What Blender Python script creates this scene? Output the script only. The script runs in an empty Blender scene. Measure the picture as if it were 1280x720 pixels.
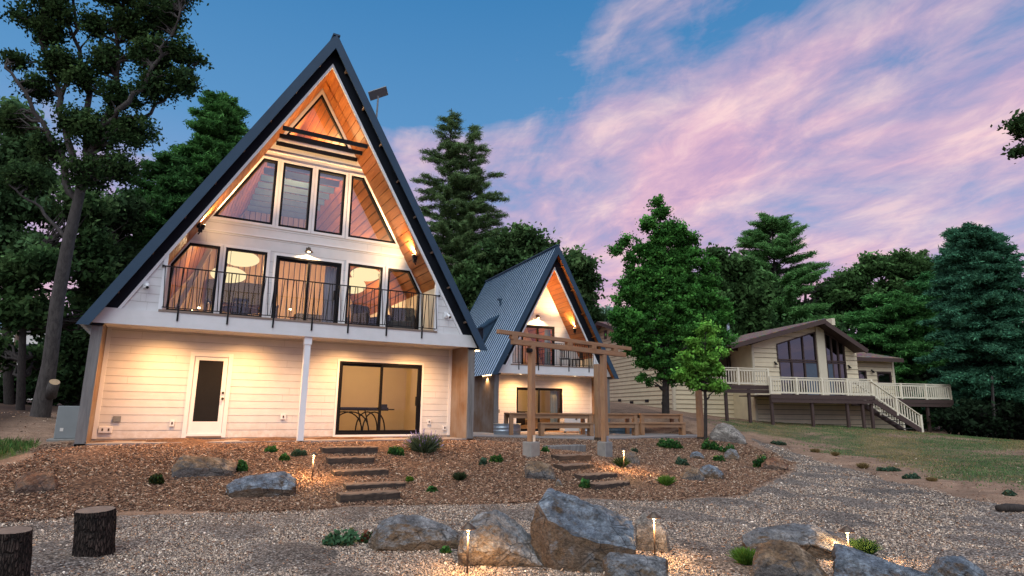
import bpy, math, random
import numpy as np
from mathutils import Vector, Matrix
rng = np.random.default_rng(7); random.seed(7)
SC = bpy.context.scene; COL = SC.collection
R = math.radians

# ------------------------------------------------------------------ camera
CF, CP, CRO, CY = 756.6459, .1989, .0118, .5143
CAM = np.array([1.3503, -16.4059, .7994])
_fw = np.array([math.sin(CY)*math.cos(CP), math.cos(CY)*math.cos(CP), math.sin(CP)])
_rt = np.array([math.cos(CY), -math.sin(CY), 0.]); _up = np.cross(_rt, _fw)
RT = _rt*math.cos(CRO)+_up*math.sin(CRO); UP = -_rt*math.sin(CRO)+_up*math.cos(CRO)
cam = bpy.data.cameras.new('camera'); camo = bpy.data.objects.new('camera', cam); COL.objects.link(camo)
cam.sensor_width = 36; cam.lens = 36*CF/1280; cam.clip_end = 2000; cam.clip_start = .05
m = Matrix.Identity(4)
for i in range(3):
    m[i][0] = RT[i]; m[i][1] = UP[i]; m[i][2] = -_fw[i]; m[i][3] = CAM[i]
camo.matrix_world = m; SC.camera = camo
def ray(px, py): return _fw + RT*(px-640)/CF + UP*(360-py)/CF
def atd(px, py, t): return CAM + ray(px, py)*t
def cosx(px): return math.cos(math.atan((px-640)/CF))
def hdir(px): d = ray(px, 500)*np.array([1,1,0]); return d/np.linalg.norm(d)

# ------------------------------------------------------------------ mesh helpers
def tag(o, label=None, cat=None, group=None, kind=None):
    if label: o['label'] = label
    if cat: o['category'] = cat
    if group: o['group'] = group
    if kind: o['kind'] = kind
    return o
def empty(name, loc=(0,0,0), rz=0., label=None, cat=None, group=None):
    o = bpy.data.objects.new(name, None); COL.objects.link(o); o.location = loc; o.rotation_euler = (0,0,rz)
    o.empty_display_size = .2
    return tag(o, label, cat, group)
class MB:
    def __init__(s): s.v = []; s.f = []; s.c = []; s.col = None
    def poly(s, pts):
        n = len(s.v); s.v += [tuple(p) for p in pts]; s.f.append(tuple(range(n, n+len(pts)))); s.c.append(s.col or (1,1,1)); return s
    def faces(s, pts, fs):
        n = len(s.v); s.v += [tuple(p) for p in pts]
        for f in fs: s.f.append(tuple(n+i for i in f)); s.c.append(s.col or (1,1,1))
        return s
    def box(s, x0, x1, y0, y1, z0, z1):
        p = [(x0,y0,z0),(x1,y0,z0),(x1,y1,z0),(x0,y1,z0),(x0,y0,z1),(x1,y0,z1),(x1,y1,z1),(x0,y1,z1)]
        return s.faces(p, [(3,2,1,0),(4,5,6,7),(0,1,5,4),(1,2,6,5),(2,3,7,6),(3,0,4,7)])
    def bar(s, p, q, w, h, up=(0,0,1)):
        p = Vector(p); q = Vector(q); d = (q-p).normalized(); u = Vector(up)
        if abs(d.dot(u)) > .98: u = Vector((0,1,0))
        r = d.cross(u).normalized(); u = r.cross(d)
        P = []
        for b in (p, q):
            for a, c in ((-1,-1),(1,-1),(1,1),(-1,1)): P.append(b+r*a*w/2+u*c*h/2)
        return s.faces(P, [(3,2,1,0),(4,5,6,7),(0,1,5,4),(1,2,6,5),(2,3,7,6),(3,0,4,7)])
    def tube(s, pts, rad, n=8, cap=True):
        pts = [Vector(p) for p in pts]
        if not hasattr(rad, '__len__'): rad = [rad]*len(pts)
        rings = []; V = []
        for i, p in enumerate(pts):
            d = (pts[min(i+1,len(pts)-1)]-pts[max(i-1,0)]).normalized()
            u = Vector((0,0,1)) if abs(d.z) < .9 else Vector((1,0,0))
            a = d.cross(u).normalized(); b = a.cross(d)
            rings.append(len(V))
            for k in range(n):
                t = 2*math.pi*k/n; V.append(p+(a*math.cos(t)+b*math.sin(t))*rad[i])
        F = []
        for i in range(len(pts)-1):
            for k in range(n): F.append((i*n+k, (i+1)*n+k, (i+1)*n+(k+1)%n, i*n+(k+1)%n))
        if cap: F.append(tuple(range(n))); F.append(tuple(range((len(pts)-1)*n+n-1, (len(pts)-1)*n-1, -1)))
        return s.faces(V, F)
    def lathe(s, prof, c=(0,0,0), n=20, ax='z'):
        V = []; F = []
        for r, z in prof:
            for k in range(n):
                t = 2*math.pi*k/n; V.append((c[0]+r*math.cos(t), c[1]+r*math.sin(t), c[2]+z))
        for i in range(len(prof)-1):
            for k in range(n): F.append((i*n+k, i*n+(k+1)%n, (i+1)*n+(k+1)%n, (i+1)*n+k))
        return s.faces(V, F)
    def prism(s, poly, y0, y1):      # poly in (x,z), extruded in y
        n = len(poly); P = [(x,y0,z) for x, z in poly]+[(x,y1,z) for x, z in poly]
        return s.faces(P, [tuple(range(n)), tuple(range(2*n-1, n-1, -1))]+[(i, i+n, (i+1) % n+n, (i+1) % n) for i in range(n)])
    def ring(s, out, inn, y0, y1):
        n = len(out)
        P = [(x,y0,z) for x,z in out]+[(x,y0,z) for x,z in inn]+[(x,y1,z) for x,z in out]+[(x,y1,z) for x,z in inn]
        F = []
        for i in range(n):
            j = (i+1) % n
            F += [(i,j,n+j,n+i), (2*n+i,3*n+i,3*n+j,2*n+j), (i,2*n+i,2*n+j,j), (n+i,n+j,3*n+j,3*n+i)]
        return s.faces(P, F)
    def build(s, name, mat, parent=None, smooth=False, bevel=0.):
        me = bpy.data.meshes.new(name); me.from_pydata(s.v, [], s.f); me.update()
        at = me.attributes.new('Col', 'FLOAT_COLOR', 'FACE')
        at.data.foreach_set('color', np.array([tuple(c)[:3]+(1,) for c in s.c], dtype=np.float32).ravel())
        me.materials.append(mat)
        o = bpy.data.objects.new(name, me); COL.objects.link(o); o.parent = parent
        if smooth: me.polygons.foreach_set('use_smooth', [True]*len(me.polygons))
        if bevel:
            b = o.modifiers.new('b', 'BEVEL'); b.width = bevel; b.segments = 2; b.limit_method = 'ANGLE'; b.angle_limit = R(40)
        return o
def npmesh(name, V, F, C, mat, parent=None, smooth=False):
    me = bpy.data.meshes.new(name); nv, nf, k = len(V), len(F), F.shape[1]
    me.vertices.add(nv); me.vertices.foreach_set('co', np.asarray(V, dtype=np.float32).ravel())
    me.loops.add(nf*k); me.polygons.add(nf)
    me.polygons.foreach_set('loop_start', np.arange(0, nf*k, k, dtype=np.int32))
    me.loops.foreach_set('vertex_index', np.asarray(F, dtype=np.int32).ravel())
    if C is not None:
        at = me.attributes.new('Col', 'FLOAT_COLOR', 'FACE')
        at.data.foreach_set('color', np.concatenate([C, np.ones((nf,1))], 1).astype(np.float32).ravel())
    if smooth: me.polygons.foreach_set('use_smooth', np.ones(nf, dtype=bool))
    me.update(calc_edges=True); me.validate()
    me.materials.append(mat)
    o = bpy.data.objects.new(name, me); COL.objects.link(o); o.parent = parent
    return o
def offset(poly, d):                 # convex CCW polygon in 2D, inward by d
    n = len(poly); L = []
    for i in range(n):
        (x0,z0),(x1,z1) = poly[i], poly[(i+1) % n]; l = math.hypot(x1-x0, z1-z0); nx, nz = -(z1-z0)/l, (x1-x0)/l
        L.append((x0+nx*d, z0+nz*d, (x1-x0)/l, (z1-z0)/l))
    out = []
    for i in range(n):
        x0,z0,a,b = L[i-1]; x1,z1,c,e = L[i]
        det = a*(-e)+c*b
        t = ((x1-x0)*(-e)+c*(z1-z0))/det
        out.append((x0+a*t, z0+b*t))
    return out

# ------------------------------------------------------------------ materials
class NT:
    def __init__(s, name):
        s.m = bpy.data.materials.new(name); s.m.use_nodes = True; s.t = s.m.node_tree; s.n = s.t.nodes; s.n.clear()
        s.out = s.n.new('ShaderNodeOutputMaterial')
    def node(s, typ, **kw):
        o = s.n.new(typ)
        for k, v in kw.items():
            if k in o.inputs.keys() if isinstance(k, str) else False: s.put(o.inputs[k], v)
            else: setattr(o, k, v)
        return o
    def put(s, i, v):
        if hasattr(v, 'is_output'): s.t.links.new(v, i)
        else: i.default_value = v
    def link(s, a, b): s.t.links.new(a, b)
    def coord(s, scale=(1,1,1), rot=(0,0,0), kind='Object'):
        c = s.n.new('ShaderNodeTexCoord'); mp = s.n.new('ShaderNodeMapping'); mp.inputs['Scale'].default_value = scale; mp.inputs['Rotation'].default_value = rot
        s.link(c.outputs[kind], mp.inputs[0]); return mp.outputs[0]
    def noise(s, vec, scale, detail=4, rough=.55, dist=0.):
        o = s.n.new('ShaderNodeTexNoise'); s.link(vec, o.inputs['Vector']); o.inputs['Scale'].default_value = scale; o.inputs['Detail'].default_value = detail
        o.inputs['Roughness'].default_value = rough; o.inputs['Distortion'].default_value = dist; return o.outputs['Fac']
    def voro(s, vec, scale, feature='F1', rnd=1.):
        o = s.n.new('ShaderNodeTexVoronoi'); o.feature = feature; s.link(vec, o.inputs['Vector']); o.inputs['Scale'].default_value = scale; o.inputs['Randomness'].default_value = rnd; return o
    def ramp(s, fac, stops, interp='LINEAR'):
        o = s.n.new('ShaderNodeValToRGB'); s.link(fac, o.inputs[0]); e = o.color_ramp.elements; o.color_ramp.interpolation = interp
        while len(e) < len(stops): e.new(.5)
        for k, (p, c) in enumerate(stops): e[k].position = p; e[k].color = tuple(c)[:3]+(1,) if hasattr(c, '__len__') else (c,c,c,1)
        return o.outputs[0]
    def mix(s, f, a, b, typ='MIX'):
        o = s.n.new('ShaderNodeMix'); o.data_type = 'RGBA'; o.blend_type = typ
        for i, v in ((0,f),(6,a),(7,b)):
            if hasattr(v, 'is_output'): s.link(v, o.inputs[i])
            else: o.inputs[i].default_value = (tuple(v)+(1,))[:4] if hasattr(v, '__len__') else v
        return o.outputs[2]
    def math(s, op, a, b=None, clamp=False):
        o = s.n.new('ShaderNodeMath'); o.operation = op; o.use_clamp = clamp
        s.put(o.inputs[0], a)
        if b is not None: s.put(o.inputs[1], b)
        return o.outputs[0]
    def attr(s, name='Col'):
        o = s.n.new('ShaderNodeAttribute'); o.attribute_name = name; return o.outputs['Color']
    def bump(s, h, strength=.3, dist=.02):
        o = s.n.new('ShaderNodeBump'); s.link(h, o.inputs['Height']); o.inputs['Strength'].default_value = strength; o.inputs['Distance'].default_value = dist; return o.outputs[0]
    def bsdf(s, color, rough=.7, bump=None, metal=0., spec=.4, trans=None):
        b = s.n.new('ShaderNodeBsdfPrincipled')
        if hasattr(color, 'is_output'): s.link(color, b.inputs['Base Color'])
        else: b.inputs['Base Color'].default_value = tuple(color)+(1,)
        s.put(b.inputs['Roughness'], rough); b.inputs['Metallic'].default_value = metal; b.inputs['Specular IOR Level'].default_value = spec
        if bump is not None: s.link(bump, b.inputs['Normal'])
        s.link(b.outputs[0], s.out.inputs[0]); return s.m
def plain(name, color, rough=.7, var=.15, scale=6., metal=0., spec=.4, bump=.08, bscale=60., stretch=(1,1,1)):
    t = NT(name); v = t.coord(stretch); n = t.noise(v, scale, 5); n2 = t.noise(v, scale*.23, 3)
    f = t.math('ADD', t.math('MULTIPLY', n, .6), t.math('MULTIPLY', n2, .4))
    c = t.ramp(f, [(.3, [x*(1-var) for x in color]), (.7, [min(1, x*(1+var)) for x in color])])
    c = t.mix(1., c, t.attr(), 'MULTIPLY')
    return t.bsdf(c, rough, t.bump(t.noise(v, bscale, 3), bump, .01) if bump else None, metal, spec)
def wood(name, dark, light, stretch=(1,1,1), scale=3., rough=.65, bump=.15, grey=None, gz=(0,1)):
    t = NT(name); v = t.coord(stretch); n = t.noise(v, scale, 6, .6, .6); k = t.noise(v, scale*5, 3)
    f = t.math('ADD', t.math('MULTIPLY', n, .75), t.math('MULTIPLY', k, .25))
    c = t.ramp(f, [(.3, dark), (.5, [(a+b)/2 for a, b in zip(dark, light)]), (.72, light)])
    if grey: c = t.mix(t.ramp(t.noise(t.coord(), 1.3, 4), [(.35, 0.), (.7, 1.)]), c, grey)
    c = t.mix(1., c, t.attr(), 'MULTIPLY')
    return t.bsdf(c, rough, t.bump(f, bump, .01))
M = {}
t = NT('white_siding_paint'); v = t.coord(); n = t.noise(v, 3., 5); nl = t.noise(t.coord((.6,.6,9)), 2., 5, .65)
cw = t.mix(t.ramp(n, [(.35,0.),(.7,1.)]), (.60,.595,.58), (.655,.65,.64)); cw = t.mix(t.ramp(nl, [(.5,0.),(.8,.22)]), cw, (.50,.47,.43))
sw = t.n.new('ShaderNodeSeparateXYZ'); t.link(v, sw.inputs[0]); dirt = t.math('MULTIPLY', t.ramp(sw.outputs[2], [(.0,1.),(.42,0.)]), t.ramp(t.noise(v, 7., 6, .7), [(.35,.1),(.7,.75)])); cw = t.mix(dirt, cw, (.36,.27,.20))
M['white'] = t.bsdf(t.mix(1., cw, t.attr(), 'MULTIPLY'), .55, t.bump(t.noise(t.coord((.5,1,6)), 22, 4), .06, .01))
M['white_trim'] = plain('white_trim_paint', (.72,.72,.72), .5, .05, 4., bump=.03)
M['black'] = plain('black_metal', (.008,.008,.009), .5, .3, 20., bump=.02, spec=.2)
M['frame'] = plain('black_window_frame', (.006,.006,.007), .5, .3, 15., bump=.02, spec=.15)
M['slate'] = plain('slate_blue_metal', (.026,.054,.088), .5, .12, 2.5, metal=.1, bump=.03, spec=.3)
M['roofmetal'] = plain('ribbed_roof_metal', (.62,.74,.87), .34, .08, 1.2, metal=.35, bump=.02)
M['darkband'] = plain('dark_rake_board', (.008,.010,.015), .7, .3, 3., spec=.15)
M['cedar'] = wood('cedar_planks', (.21,.065,.015), (.47,.175,.045), (8,.7,8), 1.6, .5, .08)
M['greywood'] = wood('weathered_grey_wood', (.10,.095,.09), (.225,.215,.205), (9,9,.6), 1.6, .85, .3)
M['brownwood'] = wood('weathered_brown_wood', (.09,.052,.028), (.25,.15,.085), (9,9,.6), 1.6, .8, .3, (.24,.20,.17))
M['timber'] = wood('timber', (.19,.085,.034), (.42,.22,.105), (5,5,.8), 2.2, .7, .2, (.30,.18,.105))
M['timberx'] = wood('timber_long', (.19,.085,.034), (.42,.22,.105), (.8,6,6), 2.2, .7, .2, (.30,.18,.105))
M['deckedge'] = plain('deck_edge_board', (.20,.145,.11), .7, .2, 4.)
M['concrete'] = plain('concrete', (.21,.20,.185), .9, .25, 5., bump=.3)
M['slab'] = plain('patio_slab', (.24,.215,.20), .9, .2, 3., bump=.2)
M['cream'] = plain('cream_wall', (.66,.56,.40), .8, .05, 2., bump=.02)
M['creamceil'] = plain('cream_ceiling', (.60,.52,.40), .8, .05, 2., bump=.02)
M['floorwood'] = wood('interior_floor', (.16,.08,.035), (.32,.17,.08), (1,8,1), 2., .45, .05)
M['panel'] = wood('interior_panelling', (.34,.21,.11), (.56,.38,.22), (9,9,.5), 1.6, .5, .05)
M['darkfurn'] = plain('dark_furniture', (.018,.014,.012), .5, .3, 8.)
M['beam'] = plain('sky_tinted_tie_beam', (.07,.16,.25), .6, .2, 5.)  # blue sky reflection on the dark ties put into their base colour
M['doordark'] = plain('dark_door_screen', (.010,.010,.010), .6, .15, 30., bump=.02, spec=.15)
M['tan'] = plain('tan_siding_paint', (.74,.61,.40), .7, .10, 2.)
M['tantrim'] = plain('tan_trim_paint', (.62,.53,.38), .7, .06, 3.)
M['brownpaint'] = plain('brown_trim_paint', (.060,.035,.028), .65, .15, 4.)
M['railtan'] = plain('tan_rail_paint', (.72,.63,.47), .7, .08, 4.)
M['galv'] = plain('galvanised_steel', (.38,.42,.46), .38, .15, 4., metal=.7)
M['bluegalv'] = plain('blue_grey_tank', (.12,.19,.25), .5, .3, 6., metal=.3)
M['acgrey'] = plain('heat_pump_paint', (.20,.21,.21), .6, .08, 5.)
M['bark'] = wood('tree_bark', (.022,.018,.016), (.095,.08,.072), (7,7,1.6), 2.2, .95, .9)
M['barkdark'] = wood('dark_bark', (.010,.008,.007), (.055,.042,.036), (9,9,2.), 2.8, .95, 1.)
t = NT('stump_bark'); v = t.coord((1,1,.32)); vb = t.voro(t.coord((1,1,.22)), 46., 'DISTANCE_TO_EDGE'); nb_ = t.noise(t.coord((1,1,.4)), 14, 6, .7, .4)
cb = t.mix(t.ramp(vb.outputs['Distance'], [(.0,.35),(.22,1.)]), (.006,.005,.004), t.ramp(nb_, [(.3,(.016,.012,.010)),(.55,(.058,.040,.032)),(.8,(.15,.108,.085))])); hb = t.math('ADD', t.math('MULTIPLY', t.ramp(vb.outputs['Distance'], [(0.,0.),(.2,1.)]), 1.), t.math('MULTIPLY', nb_, .6)); M['stumpbark'] = t.bsdf(cb, .95, t.bump(hb, 1., .06), spec=.2)
M['cut'] = plain('cut_wood_face', (.21,.14,.10), .85, .3, 14., bump=.2)
M['red'] = plain('terracotta_basket', (.32,.06,.02), .7, .15, 8.)
M['curtain'] = plain('curtain_cloth', (.25,.29,.27), .9, .15, 5.)
M['screen'] = plain('insect_screen', (.075,.095,.125), .7, .1, 5.)
M['sheer'] = plain('sheer_curtain', (.34,.32,.33), .9, .1, 5.)
M['pot'] = plain('bronze_metal', (.10,.07,.05), .45, .2, 10., metal=.5)
M['whitebox'] = plain('white_enamel', (.62,.57,.52), .5, .05, 4., bump=.02)
M['roofshingle'] = None
t = NT('brown_shingle'); v = t.coord(); b = t.voro(t.coord((3,9,9)), 1.4)
c = t.mix(.75, t.ramp(t.noise(v, 9, 4), [(.3, (.10,.06,.047)), (.7, (.23,.15,.12))]), b.outputs['Color'], 'SOFT_LIGHT'); M['roofshingle'] = t.bsdf(c, .9, t.bump(b.outputs['Distance'], .5, .03))
def emis(name, col, s):
    t = NT(name); e = t.n.new('ShaderNodeEmission'); e.inputs[0].default_value = tuple(col)+(1,); e.inputs[1].default_value = s; t.link(e.outputs[0], t.out.inputs[0]); return t.m
M['bulb'] = emis('warm_bulb', (1,.72,.38), 14.)
M['diff'] = emis('downlight_lens', (1,.78,.5), 9.)
M['shade'] = emis('glowing_lamp_shade', (1,.78,.40), 1.25)
def glass(name, tint, refl):
    t = NT(name); tr = t.n.new('ShaderNodeBsdfTransparent'); tr.inputs[0].default_value = tuple(tint)+(1,)
    g = t.n.new('ShaderNodeBsdfGlossy'); g.inputs['Roughness'].default_value = .015
    lw = t.n.new('ShaderNodeLayerWeight'); lw.inputs[0].default_value = .25
    f = t.math('ADD', t.math('MULTIPLY', lw.outputs['Fresnel'], .8), refl, True)
    mx = t.n.new('ShaderNodeMixShader'); t.link(f, mx.inputs[0]); t.link(tr.outputs[0], mx.inputs[1]); t.link(g.outputs[0], mx.inputs[2]); t.link(mx.outputs[0], t.out.inputs[0]); return t.m
M['glass'] = glass('window_glass', (.93,.94,.94), .09)
M['glasslow'] = glass('clear_door_glass', (.95,.95,.93), .03)
M['glassup'] = glass('upper_window_glass', (.88,.92,.94), .28)
M['glassdark'] = glass('dark_window_glass', (.10,.12,.15), .15)
def leafmat(name):
    t = NT(name); c = t.mix(1., t.attr(), (4.9,5.2,4.4), 'MULTIPLY'); d = t.n.new('ShaderNodeBsdfDiffuse'); t.link(c, d.inputs[0]); tl = t.n.new('ShaderNodeBsdfTranslucent'); t.link(c, tl.inputs[0])
    mx = t.n.new('ShaderNodeMixShader'); mx.inputs[0].default_value = .3; t.link(d.outputs[0], mx.inputs[1]); t.link(tl.outputs[0], mx.inputs[2])
    t.link(mx.outputs[0], t.out.inputs[0]); return t.m
M['leaf'] = leafmat('leaf_material')
t = NT('stone_chip'); M['chip'] = t.bsdf(t.attr(), .85)

# ------------------------------------------------------------------ terrain
CPTS = [(-14,-22,-.9),(-4,-13,-.9),(0,-8,-.9),(5,-12,-.9),(10,-17,-.9),(10,-11,-.9),(16,-15,-.9),(1,-6,-.9),(5,-7.2,-.9),(9,-8.5,-.9),(13,-9,-.9),(-6,-7,-.9),(2,-17,-.9),(24,-16,-.85),(2,-9,-.9),(7,-10,-.9),
 (-3,-4.4,-.86),(-.57,-4.4,-.88),(.96,-4.55,-.88),(3.9,-5.3,-.88),(5.3,-5.6,-.88),(7.3,-6.1,-.88),(9.3,-6.5,-.88),(11.4,-7.2,-.88),(14.2,-6.6,-.85),(16.7,-4.9,-.82),(19.7,-1.6,-.72),
 (15.2,-9.8,-.87),(17.4,-7.2,-.83),(14.9,-11.2,-.87),(20,-3.6,-.74),
 (0,-.25,-.09),(2.3,-.25,-.08),(4.6,-.25,-.08),(7,-.25,-.08),(9.4,-.25,-.10),(-.4,-.5,-.16),(-1.3,-1.6,-.42),(-3,-2,-.5),(-1.2,1.6,-.12),(-.8,3.5,-.06),(-2.5,4,-.02),(-2.1,9,.42),(-6,9,.45),(-5,3,.0),(-8,-3,-.6),
 (4.6,4,-.12),(0,9,.1),(9,8,-.2),(2,-2.5,-.5),(5.2,-2.6,-.52),(7.5,-2.6,-.47),(9.4,-3.2,-.29),(12.1,-2.4,-.44),(9.9,-4.7,-.6),
 (11,1.8,-.2),(12.2,5.,-.26),(14.7,3.3,-.26),(15.6,2.1,-.26),(19.2,2.9,-.26),(22.3,3.6,-.26),(14,8,-.28),(17,5.,-.28),(19,7,-.28),(22,5.4,-.24),(14,12,-.2),(18,14,.3),
 (15.6,-.6,-.5),(20.3,1.7,-.27),(20.6,.4,-.38),(18,-.4,-.5),
 (16.3,-10.7,-.75),(18.,-8.,-.76),(20.4,-4.8,-.72),(23.4,-.6,-.6),(26,2.,-.4),(23.3,6.7,.72),(24.6,7.4,.62),(26,9,.7),(27.8,16.5,1.43),(24,12,1.2),
 (28.9,8,.43),(35.2,5.7,.13),(40,5,-.1),(43.7,3.1,-.43),(51,2.7,-.65),(24,-8,-.72),(30,-6,-.62),(38,-3,-.55),(30,0,-.4),(35,14,.4),(45,10,-.2)]
CPTS = np.array(CPTS)
def _U(r): return np.where(r > 1e-9, r*r*np.log(np.maximum(r, 1e-9)), 0.)
def _tps(P):
    n = len(P); K = _U(np.hypot(P[:,None,0]-P[None,:,0], P[:,None,1]-P[None,:,1]))+np.eye(n)*.35
    A = np.zeros((n+3,n+3)); A[:n,:n] = K; A[:n,n] = 1; A[:n,n+1:] = P[:,:2]; A[n,:n] = 1; A[n+1:,:n] = P[:,:2].T
    return np.linalg.solve(A, np.concatenate([P[:,2], [0,0,0]]))
TW = _tps(CPTS)
def H(x, y):
    x = np.atleast_1d(np.asarray(x, float)); y = np.atleast_1d(np.asarray(y, float)); n = len(CPTS)
    xc = np.clip(x, -14, 52); yc = np.clip(y, -22, 17)
    z = np.zeros(x.shape)
    for i in range(n): z += TW[i]*_U(np.hypot(xc-CPTS[i,0], yc-CPTS[i,1]))
    z += TW[n]+TW[n+1]*xc+TW[n+2]*yc
    far = np.hypot(np.maximum(np.maximum(-14-x, x-52), 0), np.maximum(np.maximum(-22-y, y-17), 0))
    return z*np.exp(-far/60)+np.where(y > 17, (1-np.exp(-far/40))*1.2, 0)
def gz(x, y): return float(H(x, y)[0])
def gp(px, py, tmin=3., tmax=120.):
    d = ray(px, py); ts = np.concatenate([np.arange(tmin, 45, .05), np.arange(45, tmax, .5)])
    P = CAM[None]+d[None]*ts[:,None]; h = P[:,2]-H(P[:,0], P[:,1]); k = np.argmax(h < 0)
    if h[k] >= 0: k = len(ts)-1
    t = ts[k]; 
    if k > 0: t = ts[k-1]+(ts[k]-ts[k-1])*h[k-1]/(h[k-1]-h[k]+1e-12)
    return CAM+d*t, t
def inpoly(X, Y, poly):
    r = np.zeros(X.shape, bool); n = len(poly)
    for i in range(n):
        x0,y0 = poly[i]; x1,y1 = poly[(i+1) % n]
        c = ((y0 > Y) != (y1 > Y)) & (X < (x1-x0)*(Y-y0)/(y1-y0+1e-12)+x0); r ^= c
    return r
def sdist(X, Y, poly):
    d = np.full(X.shape, 1e9); n = len(poly)
    for i in range(n):
        x0,y0 = poly[i]; x1,y1 = poly[(i+1) % n]; dx, dy = x1-x0, y1-y0
        t = np.clip(((X-x0)*dx+(Y-y0)*dy)/(dx*dx+dy*dy+1e-12), 0, 1); d = np.minimum(d, np.hypot(X-x0-t*dx, Y-y0-t*dy))
    return np.where(inpoly(X, Y, poly), d, -d)
def g2(px, py): p, t = gp(px, py); return (p[0], p[1])
MULCH = [(-4.5,-3.9)]+[g2(*q) for q in [(0,650),(70,646),(150,643),(270,640),(400,635),(500,631),(640,629),(760,624),(860,624),(925,620),(985,592),(992,580),(966,566),(935,556)]]+[(22.6,2.0),(22.9,5.2),(12,6.0),(9.6,6),(9.4,1.),(-.2,1.),(-.75,1.),(-.9,-.6),(-1.35,-1.7),(-1.9,-2.6),(-4.5,-2.9)]
DIRTE = [g2(*q) for q in [(940,548),(985,562),(1040,580),(1090,594),(1150,610),(1215,626),(1279,636)]]
LAWNE = [g2(*q) for q in [(925,540),(1000,556),(1070,572),(1140,588),(1210,602),(1279,614)]]
LAWN = LAWNE+[(30,-22),(70,-30),(75,3),(52,3.2),(44,3.6),(36,6.2),(29.5,8.3),(25,4.5)]
GRAVEL = [(-16,-4.1),(-4.5,-3.9)]+MULCH[1:14]+DIRTE+[(22,-18),(26,-30),(-16,-30)]
GRASSL = [(-.95,.4),(-.95,-.6),(-1.4,-1.7),(-2,-2.6),(-4.5,-2.9),(-9,-2.6),(-9,2.2),(-3.2,2.6),(-1.6,2.2)]
def nz2(X, Y, s, seed):
    r = np.random.default_rng(seed); o = np.zeros(X.shape)
    for k in range(4):
        f = s*2**k
        for j in range(3):
            a = r.uniform(0, 6.28); ph = r.uniform(0, 6.28); o += np.sin((X*math.cos(a)+Y*math.sin(a))*f+ph)/(2**k)/3
    return o
def weights(X, Y):
    j = nz2(X, Y, 2.6, 3)*.16
    sm = lambda d, w: np.clip(d/w+.5, 0, 1)
    mu = sm(sdist(X, Y, MULCH)+j, .35); gr = sm(sdist(X, Y, GRAVEL)+j, .4); la = sm(sdist(X, Y, LAWN)+j*4, 1.6)*np.clip(.75+.5*nz2(X, Y, .9, 9), .15, 1); gl = sm(sdist(X, Y, GRASSL)+j*2, .6)
    mu = np.clip(mu, 0, 1); gr = gr*(1-mu); gs = np.maximum(la, gl)*(1-mu)*(1-gr)
    return mu, gr, gs
def axis(lo, hi, step, far):
    a = list(np.arange(lo, hi+1e-6, step)); s = step
    L = []; x = lo
    while x > -far: s *= 1.28; x -= s; L.append(x)
    s = step; Rr = []; x = hi
    while x < far: s *= 1.28; x += s; Rr.append(x)
    return np.array(L[::-1]+a+Rr)
XS = axis(-4, 30, .16, 420); YS = axis(-14, 9, .16, 420)
GX, GY = np.meshgrid(XS, YS); gxf, gyf = GX.ravel(), GY.ravel()
GZ = H(gxf, gyf)
w_mu, w_gr, w_gs = weights(gxf, gyf)
near = (gxf > -5) & (gxf < 31) & (gyf > -15) & (gyf < 10)
GZ = GZ+near*(nz2(gxf, gyf, 3.1, 5)*(.018*w_mu+.012*w_gr+.02)+nz2(gxf, gyf, 11., 6)*.006)
nx, ny = len(XS), len(YS)
I = np.arange(nx*ny).reshape(ny, nx); Q = np.stack([I[:-1,:-1],I[:-1,1:],I[1:,1:],I[1:,:-1]], -1).reshape(-1,4)
wq = np.stack([w_mu, w_gr, w_gs, np.clip(1-w_mu-w_gr-w_gs, 0, 1)], 1)[Q].mean(1); dom = wq.argmax(1)
t = NT('ground_cover'); v = t.coord(); wt = t.n.new('ShaderNodeSeparateColor'); t.link(t.attr('W'), wt.inputs[0])
big = t.noise(v, .55, 4); fine = t.noise(v, 70, 3, .7)
vg = t.voro(v, 42.); sepg = t.n.new('ShaderNodeSeparateColor'); t.link(vg.outputs['Color'], sepg.inputs[0])
cg = t.ramp(sepg.outputs[0], [(0,(.05,.042,.038)),(.3,(.17,.13,.105)),(.6,(.30,.24,.195)),(.85,(.42,.34,.28)),(1,(.62,.56,.50))])
cg = t.mix(1., cg, t.ramp(vg.outputs['Distance'], [(.15, 1.),(.75, .25)]), 'MULTIPLY')
vm = t.voro(t.coord((1,2.6,1.8), (0,0,.6)), 21.); sm_ = t.n.new('ShaderNodeSeparateColor'); t.link(vm.outputs['Color'], sm_.inputs[0])
cm = t.ramp(sm_.outputs[0], [(0,(.03,.017,.012)),(.35,(.12,.062,.038)),(.7,(.21,.115,.068)),(.92,(.31,.18,.11)),(1,(.45,.31,.21))])
cm = t.mix(1., cm, t.ramp(vm.outputs['Distance'], [(.2, 1.),(.8, .35)]), 'MULTIPLY')
cd = t.mix(t.ramp(t.noise(v, 3., 5, .65), [(.35, 0.),(.65, 1.)]), (.15,.08,.047), (.33,.20,.13))
cd = t.mix(t.ramp(fine, [(.42, 0.),(.6,.75)]), cd, (.36,.25,.175)); cd = t.mix(t.ramp(t.noise(v, 34, 4, .75), [(.5,0.),(.62,.8)]), cd, (.085,.048,.03))
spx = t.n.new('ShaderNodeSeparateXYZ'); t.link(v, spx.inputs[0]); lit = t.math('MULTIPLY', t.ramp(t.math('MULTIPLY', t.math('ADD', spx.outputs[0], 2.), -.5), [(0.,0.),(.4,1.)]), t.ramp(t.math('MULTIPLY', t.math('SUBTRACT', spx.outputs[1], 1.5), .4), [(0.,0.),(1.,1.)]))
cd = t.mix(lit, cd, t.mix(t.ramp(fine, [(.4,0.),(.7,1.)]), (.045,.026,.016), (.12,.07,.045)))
cl = t.mix(t.ramp(t.noise(v, 1.1, 6, .7), [(.40, 0.),(.62, 1.)]), (.115,.135,.055), (.29,.195,.105))
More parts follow.
